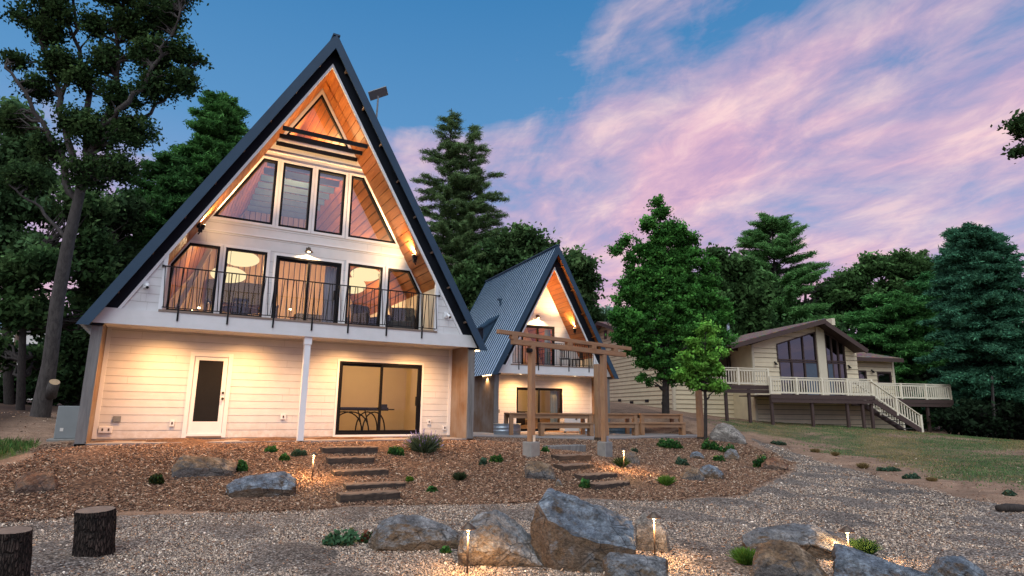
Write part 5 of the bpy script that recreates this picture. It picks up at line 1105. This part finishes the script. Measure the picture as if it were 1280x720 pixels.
def tree(name, label, base, trunk, trad, blobs, limbs, seed, clumps=260, per=70, cr=.5, leaf=.11, pal=((.03,.06,.02),(.045,.08,.025)), cat='tree', group=None, bark='bark', flat=.75, asp=.55, dens=2.2, twig=.5, bright=1.):
    """trunk: list of world points; blobs: (center, radius[, weight]); limbs: list of (points, radii)"""
    rg = np.random.default_rng(seed); base = np.asarray(base); root = empty(name, tuple(base), 0, label, cat, group)
    vol = np.array([b[1]**2*(b[2] if len(b) > 2 else 1) for b in blobs]); pick = rg.choice(len(blobs), clumps, p=vol/vol.sum())
    bc = np.array([b[0] for b in blobs])[pick]; br = np.array([b[1] for b in blobs])[pick]
    d = rg.normal(0,1,(clumps,3)); d /= np.linalg.norm(d,axis=1)[:,None]; q = rg.uniform(0,1,clumps)**(1/dens); cc = bc+d*(br*q)[:,None]*np.array([1,1,.9])
    lum = rg.uniform(.55,1.3,clumps)*(.62+.38*np.clip(d[:,2]*q+.4,0,1)*1.4)*(.62+.38*q**2)  # lighter tops and darker inner clumps: crown shading painted into leaf colour
    N = clumps*per; axs = d*.8+rg.normal(0,1,(clumps,3)); axs /= np.linalg.norm(axs,axis=1)[:,None]; csz = np.repeat(rg.uniform(.6,1.3,clumps),per)[:,None]*cr
    off = (np.clip(rg.normal(0,1,(N,3)),-2.2,2.2)*.36+np.repeat(axs,per,0)*np.clip(rg.normal(0,1,(N,1)),-2,2)*.58)*csz; off[:,2] *= flat
    C = np.repeat(cc,per,0)+off; sz = np.full(N,leaf); V = leafquads(C, sz, rg, asp, (0,0,-.15)); pl = np.array(pal)[np.repeat(rg.integers(0,len(pal),clumps),per)]
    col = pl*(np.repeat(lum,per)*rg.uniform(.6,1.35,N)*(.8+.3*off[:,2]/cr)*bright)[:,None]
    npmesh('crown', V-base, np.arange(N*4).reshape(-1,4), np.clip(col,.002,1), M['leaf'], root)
    paths = []
    tr = np.asarray(trunk); k = 5
    tt = np.linspace(0,len(tr)-1,(len(tr)-1)*4+1); ti = np.stack([np.interp(tt,np.arange(len(tr)),tr[:,i]) for i in range(3)],1)
    tra = np.interp(tt,np.arange(len(tr)),trad); paths.append((ti, tra)); nodes = [(p, r_) for p, r_ in zip(ti, tra)]
    for pts, rad in limbs:
        pts = np.asarray(pts); s = np.linspace(0,len(pts)-1,(len(pts)-1)*5+1); pi = np.stack([np.interp(s,np.arange(len(pts)),pts[:,i]) for i in range(3)],1); L = np.linalg.norm(pts[-1]-pts[0]); jit = rg.normal(0,1,pi.shape)*L*.012; jit[0] = 0; pi += jit
        ra = np.interp(s,[0,len(pts)-1],rad); paths.append((pi,ra)); nodes += [(p,r_) for p,r_ in zip(pi,ra)]
    NP = np.array([n_[0] for n_ in nodes]); NR = np.array([n_[1] for n_ in nodes])
    for i in rg.choice(clumps, int(clumps*twig), False):
        c = cc[i]; dd = np.linalg.norm(NP-c,axis=1)+np.maximum(0,NP[:,2]-c[2]+.2)*1.5; j = dd.argmin(); r0 = min(NR[j]*.6,.05+.012*dd[j])
        pt = wob(NP[j], c, 6, .035, rg); paths.append((pt, np.linspace(r0,.008,6)))
    big = [p for p in paths[:1+len(limbs)]]; V, F = tubes_np(big, 12); npmesh('trunk', V-base, F, np.ones((len(F),3)), M[bark], root, True)
    if len(paths) > len(big): V, F = tubes_np(paths[len(big):], 4); npmesh('branches', V-base, F, np.ones((len(F),3)), M[bark], root, True)
    return root
def conifer(name, label, base, h, R0, seed, z0=.08, whorl=.45, nb=5, pow_=.8, droop=-.1, tuft=.32, per=42, leaf=.13, asp=.2, pal=((.018,.04,.016),(.026,.052,.02)), group=None, fill=.9, trunkr=.2, tops=1, up=0., side=.28, bark='barkdark', lean=(0,0), vary=.5):
    rg = np.random.default_rng(seed); base = np.asarray(base); root = empty(name, tuple(base), 0, label, 'tree', group); paths = []; T = []
    for tpi in range(tops):
        ox = (tpi-(tops-1)/2)*R0*.28; hh = h*(1-.06*tpi)
        ax = lambda s: base+RH*(ox*min(1,s*3))+np.array([lean[0]*s,lean[1]*s,hh*s])
        paths.append((np.array([ax(s) for s in np.linspace(0,1,12)]), np.linspace(trunkr,.02,12)))
        z = z0*hh
        while z < hh*.985:
            s = z/hh; prof = ((1-s)**pow_)*min(1,.35+(s-z0)*4.5); L0 = R0*prof+.15
            for b in range(max(2,int(nb*(.6+.4*(1-s))))):
                a = rg.uniform(0,6.283); L = L0*rg.uniform(vary,1.15); p0 = ax(min(.995,s+rg.uniform(-.55,.55)*whorl/hh)); dr = np.array([math.cos(a),math.sin(a),0])
                e = p0+dr*L+np.array([0,0,droop*L+up*L*rg.uniform(.5,1.2)]); q = wob(p0,e,6,.03,rg); paths.append((q, np.linspace(.02+.012*L,.006,6)))
                nt = max(2,int(L/tuft*1.5)); sd = np.array([-dr[1],dr[0],0])
                for k in range(nt):
                    f_ = 1-(k/nt)*fill; i = f_*5; i0 = min(4,int(i)); p = q[i0]*(1-(i-i0))+q[i0+1]*(i-i0)
                    for sg in (-1,0,1):
                        if sg and rg.uniform() > .75: continue
                        T.append(np.concatenate([p+sd*sg*side*L*(1.05-f_)*rg.uniform(.5,1.2)+rg.normal(0,.04,3), [rg.uniform(.55,1.3)*(.5+.5*f_), a]]))  # tufts painted darker towards the trunk to imitate inner shade
            z += whorl*rg.uniform(.75,1.25)*(.6+.6*(1-s))
        T.append(np.concatenate([ax(.99),[1.,0]]))
    T = np.array(T); n = len(T)*per; aa = np.repeat(T[:,4],per)+rg.normal(0,.35,n); bd = np.stack([np.cos(aa),np.sin(aa),np.full(n,.15)],1); off = np.clip(rg.normal(0,1,(n,3)),-2.2,2.2)*tuft*np.array([.34,.34,.20])+bd*(rg.uniform(-.9,1.1,n)*tuft*.8)[:,None]; off[:,2] -= np.abs(rg.normal(0,.14,n))*tuft
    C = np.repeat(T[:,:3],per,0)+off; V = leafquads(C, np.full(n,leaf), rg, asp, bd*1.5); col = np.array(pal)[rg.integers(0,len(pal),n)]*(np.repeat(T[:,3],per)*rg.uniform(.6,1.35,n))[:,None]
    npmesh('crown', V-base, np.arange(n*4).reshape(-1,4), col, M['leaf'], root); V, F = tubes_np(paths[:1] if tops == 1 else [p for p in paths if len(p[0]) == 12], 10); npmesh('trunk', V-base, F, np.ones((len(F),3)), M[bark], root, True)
    V, F = tubes_np([p for p in paths if len(p[0]) == 6], 4); npmesh('branches', V-base, F, np.ones((len(F),3)), M[bark], root, True)
    return root
def bl(px, py, rp, t, w=1., dt=0.): return (atd(px, py, t+dt), rp*t/CF*cosx(px), w)
def gat(px, t):      # ground point under a pixel column at depth t
    P = atd(px, 515, t); return np.array([P[0], P[1], gz(P[0],P[1])])
def gw(px, py, t): return atd(px, py, t)
DK = ((.016,.030,.013),(.022,.040,.016),(.030,.048,.020)); MD = ((.026,.052,.020),(.034,.064,.023),(.020,.042,.018)); BR = ((.035,.085,.022),(.045,.10,.028),(.028,.068,.02)); LM = ((.075,.15,.03),(.09,.17,.04),(.06,.125,.03)); TE = ((.013,.036,.024),(.019,.047,.030),(.010,.028,.019))
# tall oak at the left with a bare leaning trunk
t0 = 20.; b0 = atd(50,520,t0)
tr = [b0-np.array([0,0,.3]), gw(62,455,t0), gw(72,375,t0), gw(86,300,t0), gw(95,262,t0), gw(108,205,t0), gw(125,165,t0)]
lm = [([gw(95,262,t0),gw(80,205,t0),gw(45,140,t0-.4),gw(5,80,t0-.8)],(.22,.06)), ([gw(90,210,t0),gw(70,120,t0),gw(55,60,t0),gw(50,-10,t0)],(.2,.05)), ([gw(108,205,t0),gw(110,120,t0+.5),gw(95,50,t0+.5),gw(90,-30,t0+.5)],(.2,.05)), ([gw(125,165,t0),gw(150,105,t0),gw(150,40,t0),gw(160,-40,t0)],(.2,.05)), ([gw(125,165,t0),gw(170,120,t0-.5),gw(205,60,t0-.5),gw(225,10,t0-.5)],(.17,.04)), ([gw(125,165,t0),gw(175,150,t0+.3),gw(225,110,t0+.3),gw(250,75,t0)],(.14,.03)), ([gw(85,300,t0),gw(50,260,t0),gw(10,230,t0-.6)],(.12,.04))]
bb = [bl(30,20,24,t0),bl(60,40,22,t0),bl(18,75,18,t0),bl(48,110,20,t0),bl(75,80,24,t0),bl(72,15,22,t0),bl(105,100,26,t0),bl(92,150,24,t0),bl(118,30,20,t0),bl(135,75,26,t0),bl(165,35,30,t0),bl(200,20,30,t0),bl(190,70,28,t0),bl(225,62,20,t0),bl(248,72,10,t0,.8),bl(150,125,28,t0),bl(195,110,26,t0),bl(228,100,18,t0),bl(120,165,30,t0),bl(165,165,30,t0),bl(60,185,26,t0),bl(110,215,30,t0),bl(150,210,28,t0),bl(15,150,22,t0),bl(60,-20,40,t0),bl(150,-25,50,t0),bl(215,-10,30,t0),bl(30,225,28,t0)]
tree('oak_tree','tall dark oak with leaning bare trunk left of the main house',b0,tr,[.30,.215,.20,.18,.155,.125,.10],bb,[(l_[0],(l_[1][0]*.55,l_[1][1]*.6)) for l_ in lm],101,1700,44,.31,.064,((.012,.022,.010),(.017,.030,.012),(.024,.038,.015)),bark='bark',dens=1.9,twig=.5)
# sawn limb stub on that trunk is part of it
ok = bpy.data.objects['oak_tree']; sp_ = atd(62,495,t0)-b0; st = MB().tube([tuple(sp_+FH*0), tuple(sp_+RH*.28+np.array([0,0,.45])-FH*.25)], [.20,.155], 14).build('limb_stub', M['bark'], ok, True)
cc_ = sp_+RH*.28+np.array([0,0,.45])-FH*.25; dv = Vector(RH*.28+np.array([0,0,.45])-FH*.25).normalized(); ua = dv.orthogonal().normalized(); ub = dv.cross(ua); MB().poly([tuple(Vector(cc_)+dv*.006+ua*.15*math.cos(a)+ub*.15*math.sin(a)) for a in np.linspace(0,6.0,18)]).build('cut_face', M['panel'], st)
gl_ = 'trees behind the left side'
conifer('cedar_tree','bushy green cedar rising behind the main roof left slope',gat(232,36),20.8,4.8,102,.05,.36,10,.62,-.02,.40,50,.15,.28,((.018,.045,.013),(.024,.056,.017),(.014,.035,.012)),gl_,.95,.3,1,.12)
conifer('cedar_tree','darker cedar between the oak trunk and the main roof',gat(168,33),15.,4.6,103,.03,.38,9,.6,-.08,.42,48,.16,.28,((.011,.028,.010),(.016,.037,.012)),gl_,.95,.3,1,.1)
b1 = gat(10,27); tree('oak_tree','broad oak with pale green leaves at the left picture edge',b1,[b1,gw(8,400,27),gw(10,280,27)],[.2,.17,.1],[bl(15,150,30,27),bl(35,185,32,27),bl(10,205,35,27),bl(45,225,30,27),bl(15,255,35,27),bl(50,260,25,27),bl(5,300,30,27),bl(40,310,25,27)],[],104,330,75,.6,.13,((.024,.044,.022),(.032,.056,.026)),group=gl_,bark='barkdark')
b1 = gat(25,23); tree('oak_tree','low dark oak behind the leaning trunk',b1,[b1,gw(28,430,23),gw(30,350,23)],[.15,.12,.07],[bl(20,345,32,23),bl(55,330,28,23),bl(20,390,30,23),bl(110,310,30,25),bl(120,350,28,25),bl(50,395,26,24),bl(105,260,28,25),bl(130,400,20,25),bl(0,440,22,24,1.),bl(45,450,20,25)],[],105,380,70,.55,.12,DK,group=gl_,bark='barkdark')
b1 = gat(100,29); tree('oak_tree','dark dense oak filling the gap beside the left post',b1,[b1,gw(100,430,29),gw(104,350,29)],[.16,.14,.08],[bl(110,430,32,29),bl(70,440,30,29),bl(118,470,28,29),bl(90,480,25,29),bl(60,480,24,29),bl(120,380,30,29),bl(30,475,24,29),bl(5,490,20,29),bl(150,330,30,31),bl(150,270,30,31)],[],106,420,70,.6,.14,((.010,.018,.009),(.014,.024,.011)),group=gl_,bark='barkdark')
# trees behind and between the houses
gm_ = 'trees behind the houses'
conifer('pine_tree','tall pine with doubled trunk between the two A-frame houses',gat(566,44),23.6,6.0,107,.09,.42,6,.76,.05,.34,26,.16,.13,((.022,.036,.017),(.031,.046,.021),(.040,.056,.025)),gm_,.72,.22,2,.22,.20,vary=.36)
b1 = gat(660,43); tree('oak_tree','dark round oak behind the small house ridge',b1,[b1,gw(655,430,43),gw(650,350,43)],[.4,.35,.2],[bl(640,300,20,43),bl(620,320,24,43),bl(660,300,18,43),bl(650,335,30,43),bl(610,350,28,43),bl(690,335,26,43),bl(715,335,24,43),bl(722,360,20,43),bl(700,365,24,43),bl(590,360,25,43),bl(680,312,10,43),bl(738,350,6,43)],[([gw(655,430,43),gw(640,350,43),gw(635,295,43)],(.2,.05)),([gw(655,430,43),gw(700,360,43),gw(725,330,43)],(.2,.05))],108,420,75,.75,.18,DK,group=gm_)
b1 = gat(728,52); tree('oak_tree','small dark tree behind the right edge of the small A-frame roof',b1,[b1,gw(728,420,52)],[.3,.15],[bl(726,375,14,52),bl(735,392,14,52),bl(715,385,12,52)],[],109,90,60,.8,.2,DK,group=gm_,twig=.2)
b1 = gat(757,70); tree('oak_tree','distant hazy tree above the tan gable',b1,[b1,gw(757,420,70)],[.4,.2],[bl(750,396,10,70),bl(762,394,10,70),bl(770,400,9,70),bl(745,404,8,70)],[],110,90,60,.9,.22,((.06,.085,.075),(.075,.10,.085)),group=gm_,twig=.2)
# pear tree by the patio
tp_ = 30.; b1 = gat(832,tp_); b1 = np.array([*atd(832,519,tp_)[:2], 0]); b1[2] = gz(b1[0],b1[1])-.1
bb = [bl(835,350,26,tp_),bl(805,370,24,tp_),bl(870,370,26,tp_),bl(835,390,32,tp_),bl(800,410,26,tp_),bl(870,410,28,tp_),bl(785,400,20,tp_),bl(895,400,16,tp_),bl(820,440,24,tp_),bl(860,445,22,tp_),bl(890,435,16,tp_),bl(795,430,16,tp_),bl(850,335,18,tp_),bl(810,345,18,tp_),bl(885,355,16,tp_)]
tree('pear_tree','dense bright green tree with dark trunk behind the patio tables',b1,[b1,gw(832,490,tp_),gw(833,440,tp_),gw(835,360,tp_),gw(826,290,tp_),gw(824,250,tp_)],[.20,.17,.15,.11,.06,.03],bb+[bl(822,252,6,tp_,1.5),bl(826,266,9,tp_,1.3),bl(812,280,10,tp_),bl(840,284,12,tp_),bl(850,292,14,tp_),bl(826,292,14,tp_),bl(860,325,16,tp_),bl(905,395,12,tp_),bl(800,345,18,tp_),bl(790,365,18,tp_),bl(815,320,16,tp_),bl(845,320,18,tp_),bl(885,330,12,tp_),bl(830,345,26,tp_),bl(908,425,10,tp_),bl(772,395,12,tp_),bl(825,305,16,tp_),bl(850,305,14,tp_),bl(800,308,12,tp_,.8),bl(780,302,9,tp_),bl(768,312,7,tp_),bl(866,300,9,tp_),bl(865,315,12,tp_),bl(790,325,12,tp_),bl(778,355,8,tp_,.8),bl(772,375,6,tp_),bl(805,455,9,tp_),bl(802,470,6,tp_),bl(790,440,8,tp_),bl(812,478,4,tp_),bl(840,465,20,tp_),bl(875,462,18,tp_),bl(850,420,30,tp_),bl(900,420,14,tp_),bl(780,420,14,tp_),bl(845,375,30,tp_),bl(900,380,14,tp_)],[([gw(833,330,tp_),gw(800,315,tp_),gw(768,310,tp_)],(.06,.02)),([gw(833,350,tp_),gw(860,310,tp_),gw(872,292,tp_)],(.06,.02)),([gw(833,420,tp_),gw(800,390,tp_),gw(780,360,tp_)],(.1,.03)),([gw(833,420,tp_),gw(870,400,tp_),gw(895,370,tp_)],(.1,.03))],111,2300,54,.27,.076,((.026,.074,.017),(.036,.092,.022),(.019,.054,.014)),bark='barkdark',twig=.5)
# young maple in front
tm = 23.2; b1 = gat(880,tm)
tree('maple_tree','young light green maple with thin leaning trunk beside the lit post',b1,[b1,gw(882,500,tm),gw(879,460,tm),gw(882,420,tm)],[.07,.06,.045,.02],[bl(883,412,9,tm),bl(888,430,10,tm),bl(876,436,10,tm),bl(890,450,12,tm),bl(876,462,14,tm),bl(856,448,9,tm),bl(862,462,10,tm),bl(903,442,7,tm),bl(897,466,9,tm),bl(866,428,6,tm),bl(852,470,8,tm),bl(868,478,10,tm),bl(889,480,12,tm),bl(900,484,6,tm)],[([gw(880,480,tm),gw(862,455,tm),gw(852,440,tm)],(.03,.01)),([gw(880,480,tm),gw(898,455,tm),gw(906,435,tm)],(.03,.01))],112,150,50,.20,.075,((.06,.125,.022),(.075,.15,.03),(.045,.10,.02)),bark='barkdark',twig=.5)
# right side background
gr_ = 'trees behind the ranch house'
def oakr(px, t, blobs, seed, label, pal, cl=300, leaf=.2, cr=.8, limbs=(), tw=.35, per=70, name='oak_tree'):
    b = gat(px, t); top = min(q[1] for q in blobs)+15
    return tree(name,label,b,[b,gw(px,470,t),gw(px,(470+top)/2,t),gw(px+2,top,t)],[.45,.4,.28,.12] if name != 'bush' else [.06,.05,.04,.02],[bl(*q[:3],t) for q in blobs],[([gw(*p,t) for p in l],(.18,.04)) for l in limbs],seed,cl,per,cr,leaf,pal,group=gr_,twig=tw,bark='bark')
oakr(905,50,[(905,335,18),(890,355,22),(925,330,14),(920,360,26),(900,380,28),(935,385,24),(950,360,18),(915,405,24),(945,405,22),(895,318,8)],113,'dark leafy tree right behind the dense green tree',((.018,.036,.014),(.026,.048,.018)),400)
conifer('pine_tree','broad rounded pine behind the ranch house chimney pipe',gat(982,58),20.2,6.4,114,.10,.50,9,.46,.10,.48,36,.19,.18,((.022,.052,.018),(.030,.064,.022),(.036,.07,.026)),gr_,.6,.4,1,.35,.22)
oakr(1005,62,[(960,400,26),(985,395,24),(1015,395,24),(1040,370,20),(1060,385,24),(1035,400,26),(1075,395,22),(1050,352,12),(930,415,22)],115,'dark oak mass between the broad pine and the spreading oak',DK,420,.22,.9)
oakr(1100,60,[(1065,350,16),(1090,335,20),(1120,332,22),(1150,340,22),(1080,370,18),(1115,365,24),(1150,370,24),(1175,365,20),(1050,370,14),(1130,395,22),(1165,395,20),(1185,345,12)],116,'wide spreading oak with visible limbs above the ranch house',((.022,.042,.016),(.030,.054,.02)),380,.2,.75,[[(1102,440),(1100,395),(1085,365),(1070,350)],[(1102,430),(1115,390),(1135,360),(1155,345)],[(1100,410),(1098,370),(1105,340)]],.5)
conifer('fir_tree','slim dark fir tip rising behind the spreading oak',gat(1176,66),18.6,2.4,117,.2,.7,5,.8,.1,.5,30,.24,.2,DK,gr_,.8,.25,1,.2)
conifer('cedar_tree','bushy bright green cedar behind the ranch house right wing',gat(1128,48),11.,5.6,118,.03,.42,9,.48,.0,.48,46,.18,.25,((.017,.046,.014),(.024,.058,.018),(.013,.036,.012)),gr_,.95,.3,1,.12)
conifer('cedar_tree','darker cedar right of the bright cedar',gat(1182,50),13.,5.,119,.03,.46,8,.5,-.02,.48,44,.18,.25,((.014,.042,.016),(.02,.054,.02)),gr_,.95,.3,1,.1)
conifer('spruce_tree','blue-green spruce filling the right picture edge',gat(1250,38),13.8,4.4,120,.06,.32,10,.50,-.16,.36,46,.13,.30,TE,gr_,.9,.28,1,.05)
conifer('fir_tree','pointed fir tip left of the blue-green spruce top',gat(1222,52),18.,2.8,121,.15,.6,6,.8,.1,.5,34,.22,.2,((.014,.04,.024),(.02,.05,.03)),gr_,.85,.25,1,.18)
conifer('fir_tree','pointed fir behind the blue-green spruce at the edge',gat(1262,54),18.6,3.2,122,.15,.6,6,.8,.1,.5,34,.22,.2,((.014,.04,.024),(.02,.05,.03)),gr_,.85,.25,1,.18)
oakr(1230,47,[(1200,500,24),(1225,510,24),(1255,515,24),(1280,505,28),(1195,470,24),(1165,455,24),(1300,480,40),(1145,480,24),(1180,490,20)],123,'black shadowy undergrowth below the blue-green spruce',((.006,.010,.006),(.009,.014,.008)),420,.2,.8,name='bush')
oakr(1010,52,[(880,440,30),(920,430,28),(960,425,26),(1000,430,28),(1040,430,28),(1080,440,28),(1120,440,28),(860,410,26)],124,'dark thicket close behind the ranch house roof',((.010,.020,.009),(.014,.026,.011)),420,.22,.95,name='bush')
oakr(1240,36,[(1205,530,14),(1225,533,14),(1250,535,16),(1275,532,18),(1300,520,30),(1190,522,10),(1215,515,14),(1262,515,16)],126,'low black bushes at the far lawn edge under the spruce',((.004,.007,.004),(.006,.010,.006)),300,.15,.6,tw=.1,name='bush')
# overhanging branch from a tree outside the frame
t1 = 16.; b1 = gat(1400,t1); tree('oak_tree','oak mostly outside the right picture edge, one leafy branch reaching in',b1,[b1,gw(1400,400,t1),gw(1395,200,t1),gw(1390,60,t1)],[.35,.3,.24,.1],[bl(1272,150,8,t1,1.2),bl(1278,165,9,t1),bl(1268,160,5,t1),bl(1284,180,9,t1),bl(1300,160,12,t1),bl(1276,188,5,t1),bl(1330,140,24,t1),bl(1370,90,40,t1),bl(1420,120,50,t1),bl(1400,30,45,t1)],[([gw(1397,230,t1),gw(1340,180,t1),gw(1295,165,t1),gw(1266,158,t1)],(.1,.015))],125,300,60,.22,.07,DK,group='trees at the picture edges',twig=.6)

# ------------------------------------------------------------------ furniture seen through the glass, and small distant things
gp_ = 'pendant lamps in the loft'
def pendant(px, py, t, rad, hgt, label):
    P = atd(px, py, t); o = empty('pendant_lamp', tuple(P), 0, label, 'pendant lamp', gp_)
    pr = [(.001,-hgt)]+[(rad*math.sin(a), -hgt*math.cos(a)) for a in np.linspace(.15,math.pi-.15,14)]+[(.001,hgt)]
    MB().lathe(pr, (0,0,0), 28).build('shade', M['shade'], o, True); MB().tube([(0,0,hgt),(0,0,hgt+1.2)], .008, 6).build('cord', M['black'], o)
pendant(301,323.5,19.5,.56,.235,'upper saucer pendant lamp in the left loft windows'); pendant(286,343.5,18.8,.52,.235,'lower saucer pendant lamp in the left loft windows')
pendant(457,343,20.5,.50,.22,'wide saucer pendant lamp in the right loft window'); pendant(441,357,19.8,.42,.26,'saucer pendant lamp partly hidden by the mullion beside the glass door')
def wtop(px, t, z): P = atd(px, 390, t); return np.array([P[0],P[1],z])
P = wtop(300, 18.6, 2.98); tb = empty('dining_table', tuple(P), 0, 'dark round dining table inside the left loft windows', 'table')
MB().lathe([(.001,.72),(.62,.72),(.64,.74),(.62,.765),(.001,.765)], (0,0,0), 24).build('tabletop', M['darkfurn'], tb); MB().lathe([(.30,.0),(.28,.03),(.06,.08),(.05,.70),(.2,.719)], (0,0,0), 16).build('pedestal', M['darkfurn'], tb)
def chair(x, y, rz, label, group='dining chairs in the loft'):
    o = empty('chair', (x,y,2.985), rz, label, 'chair', group)
    MB().box(-.23,.23,-.22,.23,.44,.48).build('seat', M['darkfurn'], o); b = MB()
    for k in range(5): b.box(-.2+k*.09,-.16+k*.09,.2,.225,.5,.86)
    b.box(-.23,.23,.195,.235,.84,.92).build('backrest', M['darkfurn'], o)
    for a in (-.2,.2):
        for c_ in (-.19,.2): MB().box(a-.02,a+.02,c_-.02,c_+.02,0,.438).build('leg', M['darkfurn'], o)
x_, y_ = P[0], P[1]
chair(x_-.75,y_-.25,1.7,'dark slatted chair left of the dining table'); chair(x_+.8,y_-.2,-1.5,'dark slatted chair right of the dining table'); chair(x_-.1,y_-.85,3.1,'dark slatted chair in front of the dining table'); chair(x_+.15,y_+.85,.1,'dark slatted chair behind the dining table')
def armchair(px, t, rz, label):
    Q = wtop(px,t,2.985); o = empty('armchair', tuple(Q), rz, label, 'armchair', 'armchairs in the loft')
    MB().box(-.36,.36,-.36,.34,.16,.44).build('seat', M['darkfurn'], o, bevel=.04); MB().bar((0,.3,.4),(0,.46,.95),.7,.14,(0,1,0)).build('backrest', M['darkfurn'], o, bevel=.03)
    for s in (-1,1): MB().box(s*.38-.05,s*.38+.05,-.34,.36,.16,.62).build('armrest', M['darkfurn'], o, bevel=.02)
    for s in (-1,1):
        for c_ in (-.3,.3): MB().box(s*.32-.025,s*.32+.025,c_-.025,c_+.025,0,.158).build('leg', M['darkfurn'], o)
armchair(462,18.6,.5,'dark armchair inside the right loft window'); armchair(502,18.8,-.4,'dark armchair inside the angled right corner window')
# games table in the ground floor room
gtb = empty('games_table', (5.75,2.55,.03), .0, 'dark games table with arched metal legs behind the ground floor glass door', 'table')
MB().box(0,1.7,-.5,.5,.70,.80).build('tabletop', M['black'], gtb, bevel=.01); MB().box(1.62,1.80,-.06,.06,.78,.90).box(1.7,2.05,-.03,.03,.72,.76).build('net_clamp', M['black'], gtb)
for y in (-.38,.38):
    for xa, xb in ((.0,1.15),(.95,1.65)):
        pts = [(xa+(xb-xa)*(.5-.5*math.cos(a)), y, .0+.66*math.sin(a)**.8) for a in np.linspace(0,math.pi,15)]; MB().tube(pts, .022, 6).build('leg', M['black'], gtb)
    MB().bar((1.0,y,.70),(1.1,y,.35),.03,.03).build('strut', M['black'], gtb)
bk = MB().lathe([(.16,0),(.2,.05),(.22,.25),(.19,.4),(.17,.42),(.15,.40),(.001,.38)], (0,0,0), 20).build('basket', M['red'], None, True); bk.location = (5.72,3.3,.03); tag(bk, 'red round basket on the floor under the games table', 'basket')
# chairs on the small balcony
for k, (lx, lb) in enumerate(((3.95,'dark metal chair on the small balcony, nearer the glass door'),(4.65,'dark metal chair at the right end of the small balcony'))):
    Pw = sh.matrix_world if False else None; a = -.101; X = 14.179+math.cos(a)*lx-math.sin(a)*.65; Y = 7.783+math.sin(a)*lx+math.cos(a)*.65
    chair(X, Y, 2.4 if k == 0 else 3.6, lb, 'chairs on the small balcony'); 
for o in bpy.data.objects:
    if o.get('group') == 'chairs on the small balcony': o.location.z = -.211+3.02
# utility pole, picket fence and shed far at the left
Q = gat(10,60); up_ = empty('utility_pole', tuple(Q), 0, 'leaning wooden utility pole far behind at the left edge', 'pole'); T = atd(31,330,60)-Q
MB().tube([(0,0,-.3),tuple(T)], [.22,.15], 10).build('pole', M['brownwood'], up_, True); MB().bar(tuple(T*.93+RH*.9),tuple(T*.93-RH*.9),.12,.14).build('crossarm', M['brownwood'], up_)
Q = gat(8,70); sd_ = empty('shed', tuple(Q), CY*-1, 'small blue-grey building glimpsed between trunks at the left edge', 'shed'); hz = (515-402)*70/CF
MB().box(-3,4.,0,5,-1,hz*.78).build('wall', M['whitebox'], sd_); MB().prism([(-3.5,hz*.78),(4.5,hz*.78),(.5,hz*1.05)], -.5, 5.5).build('roof', M['bluegalv'], sd_); MB().box(.5,2.,-.05,-.01,hz*.35,hz*.62).build('window', M['glassdark'], sd_)
A = gat(-30,48); B = gat(26,52); fn = empty('picket_fence', tuple(A), math.atan2(B[1]-A[1],B[0]-A[0]), 'weathered picket fence far behind at the left edge', 'fence'); L = np.linalg.norm(B-A); zf = (515-455)*50/CF-(A[2]-.8)-1.2
mb = MB(); k = 0.
while k < L: mb.box(k,k+.10,-.02,.02,0,3.2+random.uniform(-.1,.1)); k += .2
mb.build('pickets', M['brownwood'], fn); MB().box(0,L,.022,.06,.6,.75).box(0,L,.022,.06,2.2,2.35).build('rail', M['brownwood'], fn)
